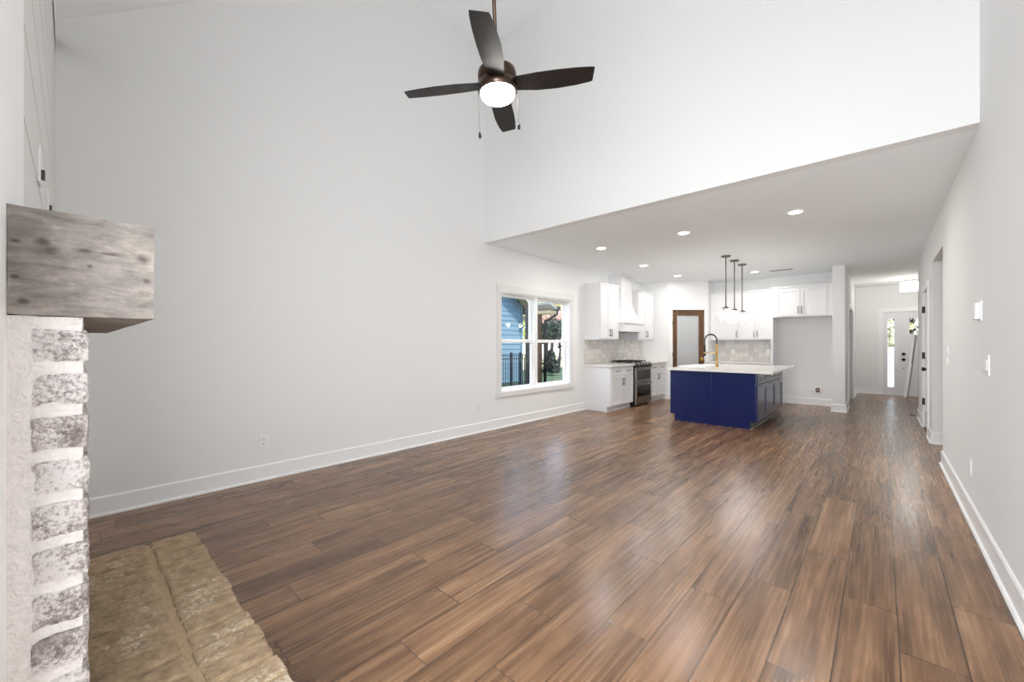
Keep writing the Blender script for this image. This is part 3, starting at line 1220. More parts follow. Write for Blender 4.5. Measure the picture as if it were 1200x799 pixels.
# ------------------------------------------------------------ stove
ry0, ry1 = 7.865, 8.615
rx = XL + .61
rg = thing('double_oven_range', (XL + .3, (ry0 + ry1) / 2, 0), 'stainless double-oven gas range with black cooktop under the white hood', 'stove')
mb = MB()
mb.box((XL + .01, ry0, .03), (rx - .02, ry1, .885))
for yy in (ry0 + .05, ry1 - .05):
    mb.box((XL + .05, yy - .02, 0), (XL + .09, yy + .02, .03))
    mb.box((rx - .1, yy - .02, 0), (rx - .06, yy + .02, .03))
mb.build('body', BLACK, rg)
mb = MB()
mb.box((XL + .012, ry0 - .003, .885), (rx + .015, ry1 + .003, .905))
mb.build('cooktop', STEEL, rg)
FR_ = ((XL, ry0), (0, 1), (1, 0))
mb = MB()
for k in range(3):
    a = .03 + k * .235
    mb.fbox(FR_, a, a + .22, .06, .07, .925, .94)
    mb.fbox(FR_, a, a + .22, .50, .51, .925, .94)
    mb.fbox(FR_, a, a + .012, .06, .51, .925, .94)
    mb.fbox(FR_, a + .208, a + .22, .06, .51, .925, .94)
    mb.fbox(FR_, a + .104, a + .116, .06, .51, .925, .94)
    mb.fbox(FR_, a, a + .22, .17, .18, .925, .94)
    mb.fbox(FR_, a, a + .22, .39, .40, .925, .94)
    for uu in (a, a + .208):
        for dd in (.06, .495):
            mb.fbox(FR_, uu, uu + .012, dd, dd + .012, .905, .925)
mb.build('grate', BLKM, rg)
for (uu, dd) in ((.14, .175), (.14, .395), (.375, .285), (.61, .175), (.61, .395)):
    mb = MB()
    mb.lathe((XL + dd, ry0 + uu, .905), [(.05, 0), (.05, .008), (.035, .012), (.035, .018), (0, .018)], 16)
    mb.build('burner', BLKM, rg)
mb = MB()
mb.prism([(rx - .02, ry0, .81), (rx + .02, ry0, .81), (rx + .035, ry0, .84), (rx + .012, ry0, .885), (rx - .02, ry0, .885)], None, (0, ry1 - ry0, 0))
mb.build('control_panel', BLACK, rg)
for k in range(5):
    uu = .10 + k * .137
    mb = MB()
    mb.tube([(rx + .02, ry0 + uu, .862), (rx + .05, ry0 + uu, .878)], [.02, .017], 14)
    mb.build('knob', STEEL, rg)
for nm, z0, z1, g0, g1 in (('upper_oven_door', .505, .805, .55, .745), ('lower_oven_door', .04, .495, .20, .42)):
    mb = MB()
    mb.box((rx - .02, ry0 + .004, z0), (rx + .012, ry1 - .004, z1))
    dd = mb.build(nm, STEEL, rg, bevel=.003)
    mb = MB()
    mb.box((rx + .012, ry0 + .075, g0), (rx + .015, ry1 - .075, g1))
    mb.build('oven_window', BGLASS, dd)
    mb = MB()
    zz = z1 - .03
    mb.tube([(rx + .055, ry0 + .04, zz), (rx + .055, ry1 - .04, zz)], .012, 10)
    for yy in (ry0 + .06, ry1 - .06):
        mb.tube([(rx + .01, yy, zz), (rx + .055, yy, zz)], .009, 8)
    mb.build('handle', STEEL, dd)

# ------------------------------------------------------------ island
ix0, ix1, iy0, iy1 = -2.677, -1.40, 6.97, 9.10
isl = thing('kitchen_island', ((ix0 + ix1) / 2, (iy0 + iy1) / 2, 0), 'navy blue kitchen island with shaker doors in the middle of the kitchen', 'kitchen island')
mb = MB()
mb.box((ix0, iy0, .11), (ix1, iy1, .70))
mb.box((ix0, iy0, .70), (ix1, 7.46, .855))
mb.box((ix0, 8.30, .70), (ix1, iy1, .855))
mb.box((-2.20, 7.46, .70), (ix1, 8.30, .855))
mb.build('body', NAVY, isl)
mb = MB()
mb.box((ix0 + .07, iy0 - .004, 0), (ix1 - .07, iy1, .11))
mb.build('toe_kick', NAVY, isl)
mb = MB()
mb.box((ix1 - .07, iy0 - .004, 0), (ix1 - .055, iy1, .018))
mb.build('shoe_moulding', mat('grey_brown_shoe', (150, 140, 128), 0.4), isl)
FI = ((ix0, iy0), (1, 0), (0, -1))
for a, b_ in ((.0, .655), (.69, 1.277)):
    mb = MB()
    mb.fbox(FI, a + .0, b_, 0, .012, .125, .853)
    mb.build('back_panel', NAVY, isl, bevel=.002)
FS = ((ix1, iy0), (0, 1), (1, 0))
for k in range(3):
    a = .03 + k * .70
    b_ = a + .69
    dr = shaker(FS, a, b_, .685, .842, 0, NAVY, isl, 'drawer', .05)
    mh = MB()
    pull(mh, FS, (a + b_) / 2, .02, .76, .16, True)
    mh.build('handle', NICK, dr)
    do = shaker(FS, a, b_, .125, .675, 0, NAVY, isl, 'door', .07)
    mh = MB()
    pull(mh, FS, (a + b_) / 2, .02, .635, .16, True)
    mh.build('handle', NICK, do)
FW = ((ix0, iy0), (0, 1), (-1, 0))
for (a, b_) in ((.03, .48), (1.36, 1.73), (1.73, 2.10)):
    dr = shaker(FW, a, b_, .685, .842, 0, NAVY, isl, 'drawer', .05)
    mh = MB()
    pull(mh, FW, (a + b_) / 2, .02, .76, .16, True)
    mh.build('handle', NICK, dr)
    do = shaker(FW, a, b_, .125, .675, 0, NAVY, isl, 'door', .06)
    mh = MB()
    pull(mh, FW, (a + b_) / 2, .02, .635, .16, True)
    mh.build('handle', NICK, do)
cx0, cx1, cy0, cy1 = -2.715, -1.17, 6.90, 9.14
sx1, sy0, sy1 = -2.27, 7.50, 8.26
mb = MB()
mb.add([(cx0, cy0, .856), (cx1, cy0, .856), (cx1, cy1, .856), (cx0, cy1, .856), (cx0, sy1, .856), (sx1, sy1, .856), (sx1, sy0, .856), (cx0, sy0, .856),
        (cx0, cy0, .89), (cx1, cy0, .89), (cx1, cy1, .89), (cx0, cy1, .89), (cx0, sy1, .89), (sx1, sy1, .89), (sx1, sy0, .89), (cx0, sy0, .89)],
       [(8, 9, 14, 15), (9, 10, 13, 14), (10, 11, 12, 13), (0, 7, 6, 1), (1, 6, 5, 2), (2, 5, 4, 3)] +
       [(i, (i + 1) % 8, 8 + (i + 1) % 8, 8 + i) for i in range(8)])
tag(mb.build('island_countertop', QUARTZ), 'white quartz countertop slab overhanging the navy island', 'countertop')
snk = thing('farmhouse_sink', (-2.48, 7.88, .62), 'white apron-front sink set into the island countertop', 'sink')
mb = MB()
x0, x1, y0, y1, z0, z1 = -2.735, sx1 - .002, sy0 + .002, sy1 - .002, .705, .905
t = .022
mb.box((x0, y0, z0), (x0 + t, y1, z1))
mb.box((x1 - t, y0, z0), (x1, y1, z1))
mb.box((x0 + t, y0, z0), (x1 - t, y0 + t, z1))
mb.box((x0 + t, y1 - t, z0), (x1 - t, y1, z1))
mb.box((x0 + t, y0 + t, z0), (x1 - t, y1 - t, z0 + t))
mb.build('basin', mat('fireclay', (244, 243, 240), 0.12), snk, bevel=.004)
mb = MB()
mb.lathe((-2.5, 7.88, z0 + t), [(.04, 0), (.04, .003), (.015, .004), (0, .002)], 16)
mb.build('drain', NICK, snk)
# faucet
fc = thing('spring_faucet', (-2.19, 7.86, .89), 'brass pull-down faucet with black spring hose on the island', 'faucet')
mb = MB()
fx, fy = -2.19, 7.86
mb.lathe((fx, fy, .89), [(.03, 0), (.03, .012), (.02, .02), (.02, .06), (.017, .07), (.017, .36), (.021, .365), (.021, .40), (.012, .41), (0, .41)], 18)
mb.tube([(fx, fy, 1.01), (fx + .02, fy - .055, 1.03), (fx + .03, fy - .09, 1.075)], [.012, .008, .006], 10)
mb.tube([(fx, fy, 1.14), (fx - .10, fy, 1.14), (fx - .19, fy, 1.14)], .0065, 8)
mb.lathe((fx - .205, fy, 1.125), [(.017, 0), (.022, .003), (.022, .028), (.017, .03)], 14)
mb.build('post', GOLD, fc)
arc = [(fx, fy, 1.29)]
for k in range(25):
    w = PI * k / 24
    arc.append((fx - .1025 + .1025 * math.cos(w), fy, 1.36 + .115 * math.sin(w)))
arc.append((fx - .205, fy, 1.28))
mb = MB()
mb.tube(arc, .0075, 8)
coil = []
Ln = len(arc) - 1
for k in range(260):
    s_ = k / 259 * Ln
    i = min(int(s_), Ln - 1)
    f = s_ - i
    p = Vector(arc[i]).lerp(Vector(arc[i + 1]), f)
    tdir = (Vector(arc[i + 1]) - Vector(arc[i])).normalized()
    n_ = tdir.cross(Vector((0, 1, 0))).normalized()
    w = 2 * PI * k / 6
    coil.append(p + n_ * math.cos(w) * .012 + Vector((0, 1, 0)) * math.sin(w) * .012)
mb.tube(coil, .003, 5)
mb.build('spring_hose', BLKM, fc)
mb = MB()
mb.lathe((fx - .205, fy, 1.10), [(0, -.02), (.02, -.02), (.022, 0), (.016, .04), (.014, .18), (.010, .185), (0, .185)], 14)
mb.build('spray_head', BLKM, fc)

# ------------------------------------------------------------ pendants
def pendant(loc, label):
    x, y = loc
    r = thing('pendant_light', (x, y, ZK), label, 'pendant light', 'pendant lights above the island')
    mb = MB()
    mb.lathe((x, y, ZK), [(0, 0), (.075, 0), (.075, -.012), (.065, -.022), (.012, -.026), (0, -.026)], 24)
    mb.build('canopy', DNICK, r)
    mb = MB()
    mb.tube([(x, y, ZK - .02), (x, y, 1.93)], .0085, 8)
    mb.build('rod', DNICK, r)
    mb = MB()
    mb.lathe((x, y, 1.90), [(0, .04), (.012, .04), (.02, .03), (.055, .018), (.058, .0), (.05, -.004), (.018, -.006), (.018, -.05), (0, -.05)], 24)
    mb.build('cap', DNICK, r)
    mb = MB()
    pr = []
    for k in range(19):
        w = PI * (.10 + .90 * k / 18)
        pr.append((.165 * math.sin(w), .132 * math.cos(w)))
    mb.lathe((x, y, 1.782), pr, 36)
    mb.build('glass_globe', PG, r)
    mb = MB()
    mb.lathe((x, y, 1.80), [(0, -.045), (.02, -.04), (.032, -.02), (.034, 0), (.026, .025), (.014, .045), (.014, .06)], 16)
    mb.build('bulb', PBULB, r)
    light('POINT', 'pendant_bulb_light', (x, y, 1.785), 6, (1, .98, .96), size=.05)
    return r


PBULB = mat('bulb_glow', (255, 245, 225), 0.5, emit=(255, 250, 240), estr=6)
pendant((-1.955, 7.53), 'swirled clear globe pendant on thin rod, nearest and leftmost over the island')
pendant((-1.945, 8.03), 'swirled clear globe pendant on thin rod, middle one over the island')
pendant((-1.935, 8.53), 'swirled clear globe pendant on thin rod, farthest and rightmost over the island')

# ------------------------------------------------------------ recessed lights
def can(x, y, label, p=8):
    r = thing('recessed_light', (x, y, ZK), label, 'recessed light', 'recessed ceiling lights')
    mb = MB()
    mb.lathe((x, y, ZK), [(.088, 0), (.086, -.004), (.068, -.005), (.064, -.001)], 28)
    mb.build('trim_ring', PLAST, r)
    mb = MB()
    mb.lathe((x, y, ZK - .003), [(0, 0), (.066, 0), (.066, .003)], 28)
    mb.build('lens', CANL, r)
    light('AREA', 'recessed_light_beam', (x, y, ZK - .02), p, (1, .97, .92), (0, 0, 0), .12, shape='DISK')


can(-.72, 5.56, 'large bright round recessed ceiling light nearest the right wall')
can(-1.97, 5.59, 'round recessed ceiling light, middle of the front row')
can(-3.24, 5.61, 'round recessed ceiling light above the kitchen window, left of the front row')
can(-3.35, 7.38, 'round recessed ceiling light in front of the range hood')
can(-3.30, 8.99, 'round recessed ceiling light in front of the pantry door')
can(-1.95, 9.60, 'round recessed ceiling light right of the pendants near the back cabinets')
# ceiling vent
mb = MB()
mb.box((-1.70, 9.66, ZK - .006), (-1.30, 9.76, ZK - .0005))
v_ = tag(mb.build('ceiling_vent', mat('vent_frame', (190, 186, 182), 0.5)), 'narrow slotted air vent in the kitchen ceiling', 'vent')
mb = MB()
for k in range(5):
    mb.box((-1.68, 9.672 + k * .017, ZK - .009), (-1.32, 9.68 + k * .017, ZK - .006))
mb.build('louvre', mat('vent_slats', (120, 112, 106), 0.5), v_)

# foyer flush mount
r = thing('flush_mount_light', (.46, 12.8, ZK), 'nickel semi-flush drum ceiling light glowing in the foyer', 'ceiling light')
mb = MB()
mb.lathe((.46, 12.8, ZK), [(0, 0), (.10, 0), (.10, -.02), (.09, -.028), (0, -.028)], 28)
for dx in (-.05, .05):
    mb.tube([(.46 + dx, 12.8, ZK - .02), (.46 + dx, 12.8, ZK - .11)], .007, 8)
mb.build('canopy', NICK, r)
mb = MB()
mb.lathe((.46, 12.8, 0), [(0, ZK - .10), (.145, ZK - .10), (.15, ZK - .12), (.15, ZK - .29), (.14, ZK - .30), (0, ZK - .30)], 36)
mb.build('drum_shade', LAMP, r)
light('POINT', 'foyer_lamp_light', (.46, 12.8, ZK - .42), 10, (1, .96, .9), size=.12)

# ------------------------------------------------------------ ceiling fan
fan = thing('ceiling_fan', (-2.0, 2.03, 3.155), 'dark four-blade ceiling fan with glowing bowl light on a long downrod', 'ceiling fan')
tilt = Vector((-.004, -.057, .998)).normalized()
fan.rotation_euler = Vector((0, 0, 1)).rotation_difference(tilt).to_euler()


def fpart(mb, name, m, parent=fan, **k):
    me = bpy.data.meshes.new(name)
    me.from_pydata([tuple(v) for v in mb.v], [], mb.f)
    me.materials.append(m)
    for p, kk in zip(me.polygons, mb.sm):
        p.use_smooth = kk
    o = bpy.data.objects.new(name, me)
    COL.objects.link(o)
    o.parent = parent
    return o


mb = MB()
mb.tube([(0, 0, .06), (0, 0, 2.52)], .0125, 12)
fpart(mb, 'downrod', BRONZE)
mb = MB()
mb.lathe((0, 0, 0), [(0, 2.55), (.07, 2.55), (.07, 2.50), (.045, 2.46), (.014, 2.45)], 24)
fpart(mb, 'canopy', BRONZE)
mb = MB()
mb.lathe((0, 0, 0), [(.013, .14), (.03, .13), (.035, .09), (.10, .085), (.132, .065), (.136, .045), (.136, .002), (.128, -.004), (.128, -.010), (.136, -.014), (.137, -.075), (.126, -.082)], 48)
fpart(mb, 'motor_housing', BRONZE)
mb = MB()
mb.lathe((0, 0, 0), [(.122, -.078), (.121, -.098), (.108, -.118), (.08, -.135), (.04, -.145), (0, -.148)], 40)
fpart(mb, 'light_bowl', mat('fan_bowl_glow', (255, 252, 246), 0.5, emit=(255, 250, 243), estr=25))
for k in range(4):
    w = math.radians(83.2 + 90 * k + YAW)
    ca, sa = math.cos(w), math.sin(w)
    prof = [(.10, .058), (.16, .062), (.28, .076), (.42, .079), (.55, .073), (.64, .062), (.668, .055)]
    pit = math.radians(11)
    mb = MB()
    vs, fs = [], []
    nn = len(prof)
    for (r_, hw) in prof:
        for j in range(5):
            v = (j / 2 - 1)
            sweep = .010 * math.sin(PI * r_ / .67)
            rr = r_ + (0 if r_ < .66 else (-.004 * v))
            lx, ly = rr, v * hw + sweep
            lz = -ly * math.sin(pit) - .028
            ly2 = ly * math.cos(pit)
            for dz in (0, .007):
                vs.append((ca * lx - sa * ly2, sa * lx + ca * ly2, lz + dz))
    def id_(i, j, t):
        return (i * 5 + j) * 2 + t
    for i in range(nn - 1):
        for j in range(4):
            fs.append((id_(i, j, 0), id_(i, j + 1, 0), id_(i + 1, j + 1, 0), id_(i + 1, j, 0)))
            fs.append((id_(i, j, 1), id_(i + 1, j, 1), id_(i + 1, j + 1, 1), id_(i, j + 1, 1)))
        fs.append((id_(i, 0, 0), id_(i + 1, 0, 0), id_(i + 1, 0, 1), id_(i, 0, 1)))
        fs.append((id_(i, 4, 0), id_(i, 4, 1), id_(i + 1, 4, 1), id_(i + 1, 4, 0)))
    for j in range(4):
        fs.append((id_(0, j, 0), id_(0, j, 1), id_(0, j + 1, 1), id_(0, j + 1, 0)))
        fs.append((id_(nn - 1, j, 0), id_(nn - 1, j + 1, 0), id_(nn - 1, j + 1, 1), id_(nn - 1, j, 1)))
    mb.add(vs, fs)
    bl = fpart(mb, 'blade', BLADE)
    mb = MB()
    P = lambda a, b_, z: (ca * a - sa * b_, sa * a + ca * b_, z)
    mb.prism([P(.09, -.03, -.018), P(.20, -.022, -.018), P(.20, .022, -.018), P(.09, .03, -.018)], None, (0, 0, .008))
    fpart(mb, 'blade_iron', BRONZE, bl)
# pull chains at the camera's left and right of the housing
cy_, sy_ = math.cos(math.radians(YAW)), math.sin(math.radians(YAW))
for sgn, ln in ((-1, .29), (1, .24)):
    mb = MB()
    x, y = sgn * .139 * cy_, sgn * .139 * sy_
    mb.tube([(x * .95, y * .95, -.055), (x, y, -.06)], .004, 6)
    for i in range(int(ln / .012)):
        pass
    mb.tube([(x, y, -.058), (x, y, -.058 - ln)], .0011, 5)
    pc = fpart(mb, 'pull_chain', BRONZE)
    mb = MB()
    mb.lathe((x, y, -.058 - ln), [(0, .004), (.006, 0), (.0095, -.012), (.0105, -.034), (.006, -.042), (0, -.043)], 12)
    fpart(mb, 'fob', BLKM, pc)


# ------------------------------------------------------------ fireplace
fp = thing('fireplace', (-2.0, YF, 0), 'limewashed brick fireplace with raised tan brick hearth and grey wooden mantel', 'fireplace')
FX_N, FX_F = -1.167, -2.83          # near and far ends of the brick surround
random.seed(4)
mb = MB()
# backing of mortar, leaving the firebox opening
yb = .016
ox0, ox1, oz1 = -2.47, -1.53, 1.00
mb.rough((FX_F + .004, YF - .0015, .30), (ox0, yb, 1.353), .002, .03, 3, .002)
mb.rough((ox1, YF - .0015, .30), (FX_N - .006, yb, 1.353), .002, .015, 4, .002)
mb.rough((ox0, YF - .0015, oz1), (ox1, yb, 1.353), .002, .03, 5, .002)
sur = mb.build('brick_surround', MORTW, fp)
mb = MB()
z = .340
row = 0
while z < 1.33:
    z1 = z + .0655
    # end face brick (whole brick wraps the corner)
    L = .20
    x = FX_N
    first = True
    while x > FX_F + .02:
        ln = (.20 if row % 2 == 0 else .10) if first else .20
        x2 = max(x - ln, FX_F)
        if not (z1 < oz1 + .0 and x2 < ox1 - .0 and x > ox0 + .0):
            a = (x2, -.052 if first else .0, z)
            cell = .011 if (first or x > -1.6) else .03
            mb.rough(a, (x + random.uniform(-.003, .003), .0235, z1), .0032, cell, random.random() * 50, .006)
        x = x2 - .018
        first = False
    z += .084
    row += 1
mb.build('bricks', BRICKW, sur)
mb = MB()
mb.box((ox0, YF + .001, .30), (ox1, YF + .004, oz1))
mb.build('firebox', mat('black_firebox', (18, 17, 16), 0.8), fp)

# hearth
hx0, hx1, hyf, hz = -2.72, -1.18, .447, .30
mb = MB()
mb.rough((hx0 + .006, YF + .1, 0), (hx1 - .006, hyf - .008, hz - .007), .002, .04, 8, .003)
hb = mb.build('hearth', MORTH, fp)
mb = MB()
x = hx0
k = 0
while x < hx1 - .02:
    wd = random.choice((.092, .097, .102))
    x1 = min(x + wd, hx1)
    jit = random.uniform(-.008, .006)
    # outer and inner bricks on the top, laid front to back
    mb.rough((x, .266 + random.uniform(-.004, .004), hz - .06), (x1, hyf + jit, hz + random.uniform(-.001, .002)), .0026, .013, k * 1.7, .006)
    mb.rough((x + random.uniform(-.004, .004), .024, hz - .06), (x1, .245 + random.uniform(-.004, .004), hz + random.uniform(-.001, .002)), .0026, .013, k * 2.3 + 9, .006)
    # front courses
    x = x1 + .012
    k += 1
for rz in (.02, .10, .165):
    x = hx0
    while x < hx1 - .03:
        x1 = min(x + .2, hx1)
        mb.rough((x, hyf - .06, rz), (x1, hyf - .003, rz + .062), .003, .03, x * 9 + rz, .005)
        x = x1 + .014
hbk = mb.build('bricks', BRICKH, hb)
# mantel beam
mb = MB()
mb.rough((-2.83, YF - .0015, 1.353), (-1.167, .123, 1.556), .0012, .03, 2, .003)
mt = mb.build('mantel', MANTEL, fp)
mt['label'] = 'thick grey weathered wood beam mantel'

# outlet and cable plate above the mantel
for (x, zc, nm, lb, ct) in ((-2.20, 1.93, 'wall_outlet', 'white power outlet on the shiplap above the mantel, nearer one', 'outlet'),
                            (-2.95, 1.98, 'cable_plate', 'white cable wall plate on the shiplap above the mantel, farther one', 'wall plate')):
    r = thing(nm, (x, YF, zc), lb, ct)
    mb = MB()
    mb.box((x - .04, YF, zc - .065), (x + .04, YF + .007, zc + .065))
    mb.build('plate', PLAST, r, bevel=.002)
    mb = MB()
    mb.box((x - .015, YF + .007, zc - .045), (x + .015, YF + .016, zc - .015))
    mb.build('socket', SLOT, r)


# ------------------------------------------------------------ outlets, switches
def plate(name, F, u, z, w_, h_, label, cat, kind, group=None):
    O, U, Nn = F
    c = (O[0] + U[0] * u, O[1] + U[1] * u, z)
    r = thing(name, c, label, cat, group)
    mb = MB()
    mb.fbox(F, u - w_ / 2, u + w_ / 2, 0, .007, z - h_ / 2, z + h_ / 2)
    mb.build('cover_plate', PLAST, r, bevel=.002)
    if kind == 'outlet':
        for dz in (-.021, .021):
            mb = MB()
            mb.fbox(F, u - .017, u + .017, .007, .010, z + dz - .015, z + dz + .015)
            so = mb.build('socket', PLAST, r)
            mb = MB()
            mb.fbox(F, u - .008, u - .005, .0095, .0108, z + dz - .005, z + dz + .007)
            mb.fbox(F, u + .005, u + .008, .0095, .0108, z + dz - .005, z + dz + .007)
            mb.fbox(F, u - .002, u + .002, .0095, .0108, z + dz - .011, z + dz - .007)
            mb.build('slots', SLOT, so)
    elif kind == 'switch':
        n = max(1, int(round(w_ / .046 - .6)))
        for k in range(n):
            uc = u + (k - (n - 1) / 2) * .046
            mb = MB()
            mb.fbox(F, uc - .016, uc + .016, .007, .012, z - .032, z + .032)
            mb.build('rocker', PLAST, r, bevel=.002)
    return r


FWL = ((XL, 0), (0, 1), (1, 0))
FWR = ((XR, 0), (0, 1), (-1, 0))
FWK = ((0, YK), (1, 0), (0, -1))
FWT = ((0, YK - .009), (1, 0), (0, -1))
FWTL = ((XL + .009, 0), (0, 1), (1, 0))
FPX = ((PX1, 0), (0, 1), (1, 0))
plate('wall_outlet', FWL, 1.24, .37, .075, .118, 'white outlet low on the left wall nearest the fireplace', 'outlet', 'outlet')
plate('wall_outlet', FWL, 4.05, .38, .075, .118, 'white outlet low on the left wall beside the kitchen window', 'outlet', 'outlet')
plate('wall_outlet', FWR, 4.50, .39, .075, .118, 'white outlet low on the right wall above the baseboard', 'outlet', 'outlet')
plate('wall_outlet', FWK, -1.15, 1.135, .075, .118, 'white outlet at mid height inside the fridge alcove', 'outlet', 'outlet')
plate('wall_outlet', FWT, -2.62, 1.12, .075, .118, 'white outlet on the back tile behind the faucet', 'outlet', 'outlet')
plate('wall_outlet', FWT, -1.90, 1.12, .075, .118, 'white outlet on the back tile beside the fridge panel', 'outlet', 'outlet')
plate('light_switch', FWR, 3.86, 1.167, .12, .125, 'white two-gang light switch plate under the thermostat', 'light switch', 'switch')
plate('light_switch', FWR, 5.88, 1.24, .075, .075, 'small white switch on right wall near passage, upper one', 'light switch', 'switch')
plate('light_switch', FWR, 5.88, 1.135, .075, .075, 'small white switch on right wall near passage, lower one', 'light switch', 'switch')
plate('light_switch', FPX, 10.15, 1.14, .075, .118, 'white light switch on the hall side of the alcove wall', 'light switch', 'switch')
# thermostat
r = thing('thermostat', (XR, 4.12, 1.52), 'white box thermostat high on the right wall', 'thermostat')
mb = MB()
mb.fbox(FWR, 4.055, 4.185, 0, .008, 1.455, 1.585)
mb.build('mounting_plate', PLAST, r)
mb = MB()
mb.fbox(FWR, 4.065, 4.175, .008, .032, 1.465, 1.575)
mb.build('housing', PLAST, r, bevel=.004)
# refrigerator water box
r = thing('water_supply_box', (-1.0, YK, .32), 'round white water supply box with brown centre low in the fridge alcove', 'water box')
mb = MB()
mb.lathe((-1.0, YK, .32), [(.082, 0), (.082, -.006), (.05, -.006), (.048, -.001)], 28, 'Y')
mb.build('trim_ring', PLAST, r)
mb = MB()
mb.box((-1.035, YK - .004, .265), (-.965, YK - .0005, .375))
mb.build('recess', mat('recess_brown', (110, 84, 72), 0.8), r)
mb = MB()
mb.tube([(-1.0, YK - .002, .32), (-1.0, YK - .03, .32)], .009, 10)
mb.box((-1.012, YK - .034, .315), (-.988, YK - .028, .34))
mb.build('valve', NICK, r)

# ------------------------------------------------------------ boards leaning by the front door
for (a, b_, w_, m_, lb) in (((.40, 13.80), (.565, 14.10, 1.36), .05, TRIM, 'long white trim board leaning beside the front door'),
                            ((.455, 13.83), (.612, 14.11, 1.52), .035, mat('grey_metal_strip', (132, 130, 128), 0.35, 0.7), 'long grey metal strip leaning beside the front door')):
    mb = MB()
    d = Vector((b_[0] - a[0], b_[1] - a[1], b_[2]))
    mb.prism([(a[0], a[1], 0), (a[0] + w_, a[1], 0), (a[0] + w_, a[1] + .012, 0), (a[0], a[1] + .012, 0)], None, tuple(d))
    tag(mb.build('trim_board', m_), lb, 'board')

# ------------------------------------------------------------ outside the kitchen window
mb = MB()
mb.box((-40, -12, -.12), (-4.53, 45, -.03))
tag(mb.build('lawn', GRASS), 'green lawn outside the kitchen window', 'lawn', kind='stuff')
# neighbour house
nh = thing('neighbor_house', (-9.6, 8.5, -.03), 'light blue lap-sided neighbouring house seen through the window', 'house')
NX = -9.6
ny1 = 11.02
mb = MB()
z = -.03
expo = .165
while z < 4.0:
    hz1 = z + expo
    yl = ny1 if z < 2.6 else ny1 - (z - 2.6) / .72
    y0_ = 17.92 - yl - 0.02
    y0_ = 2 * 8.96 - yl
    mb.prism([(NX - .2, y0_, z), (NX + .022, y0_, z), (NX + .004, y0_, hz1), (NX - .2, y0_, hz1)], None, (0, yl - y0_, 0))
    z = hz1
mb.build('siding', SIDE, nh)
mb = MB()
mb.box((NX - 8, 6.9, -.03), (NX - .2, ny1, 2.6))
mb.build('walls', SIDE, nh)
mb = MB()
mb.box((NX - .01, ny1 - .09, -.03), (NX + .035, ny1 + .01, 2.62))
mb.build('corner_board', SIDE, nh)
# rake with soffit
sl_ = .72
ye, ze = ny1 + .45, 2.62 - .45 * sl_ + .10
yt, zt = 8.96, 2.62 + (ny1 - 8.96) * sl_ + .10
yw_ = 2 * 8.96 - ye
mb = MB()
mb.prism([(NX - 8, yt, zt), (NX - 8, ye, ze), (NX - 8, ye, ze + .14), (NX - 8, yt, zt + .14)], None, (8.45, 0, 0))
mb.prism([(NX - 8, yt, zt), (NX - 8, yt, zt + .14), (NX - 8, yw_, ze + .14), (NX - 8, yw_, ze)], None, (8.45, 0, 0))
mb.build('roof', SHING, nh)
mb = MB()
mb.prism([(NX + .45, yt, zt - .12), (NX + .45, ye, ze - .12), (NX + .45, ye, ze + .13), (NX + .45, yt, zt + .13)], None, (.03, 0, 0))
mb.build('fascia', FASC, nh)
mb = MB()
mb.prism([(NX + .02, yt, zt - .03), (NX + .02, ye, ze - .03), (NX + .02, ye, ze - .01), (NX + .02, yt, zt - .01)], None, (.43, 0, 0))
mb.box((NX - .3, ny1, ze - .22), (NX + .44, ye, ze - .10))
mb.build('soffit', SOFF, nh)


def fence(x, y0, y1, top, posts, label, bot=.0):
    r = thing('iron_fence', (x, (y0 + y1) / 2, -.03), label, 'fence')
    mb = MB()
    for z in (top - .04, top - .16, .08):
        mb.box((x - .012, y0, z - .012), (x + .012, y1, z + .012))
    y = y0
    k = 0
    while y < y1:
        mb.box((x - .008, y - .008, -.03), (x + .008, y + .008, top - .03))
        y += .10
    mb.build('picket_panel', FENCE, r)
    for p in posts:
        mb = MB()
        mb.box((x - .035, p - .035, -.03), (x + .035, p + .035, top + .02))
        mb.lathe((x, p, top + .02), [(.045, 0), (.045, .015), (.02, .04), (0, .05)], 8)
        mb.build('post', FENCE, r)
    return r


fence(-8.60, 7.5, 10.2, .985, [9.36, 9.80], 'black iron fence in front of the blue house')
fence(-12.5, 14.3, 22, .66, [17.35, 18.6, 19.6], 'black iron fence far across the lawn behind the cone shrub')

# own back porch corner: roof edge, posts, gutter and downspout
pr_ = thing('back_porch', (-6.4, 7.6, -.03), 'porch roof corner with dark posts and black downspout outside the window', 'porch')


yp1 = 7.58
yp2 = 7.98
mb = MB()
mb.box((-6.46, yp1 - .05, -.03), (-6.36, yp1 + .05, 2.25))
mb.build('post', BLKM, pr_)
mb = MB()
mb.box((-6.48, yp2 - .07, -.03), (-6.34, yp2 + .07, 2.05))
mb.build('post', PORCHW, pr_)
mb = MB()
mb.box((-6.65, yp2 - .05, 2.05), (-6.0, yp2 + .22, 2.13))
mb.build('soffit', SOFF, pr_)
mb = MB()
mb.prism([(-6.65, yp2 + .30, 2.13), (-5.98, yp2 + .30, 2.13), (-5.98, yp2 - .06, 2.28), (-6.65, yp2 - .06, 2.28)], None, (0, -.02, .05))
mb.build('roof', FASC, pr_)
mb = MB()
mb.box((-6.65, yp2 + .22, 2.14), (-5.95, yp2 + .32, 2.24))
mb.build('gutter', BLKM, pr_)
mb = MB()
g = yp2 + .27
mb.tube([(-6.02, g, 2.16), (-6.02, g, 2.06), (-6.18, g - .05, 1.94), (-6.30, g - .12, 1.88), (-6.30, g - .13, 1.6), (-6.30, g - .13, .0)], .04, 8)
mb.build('downspout', BLKM, pr_)


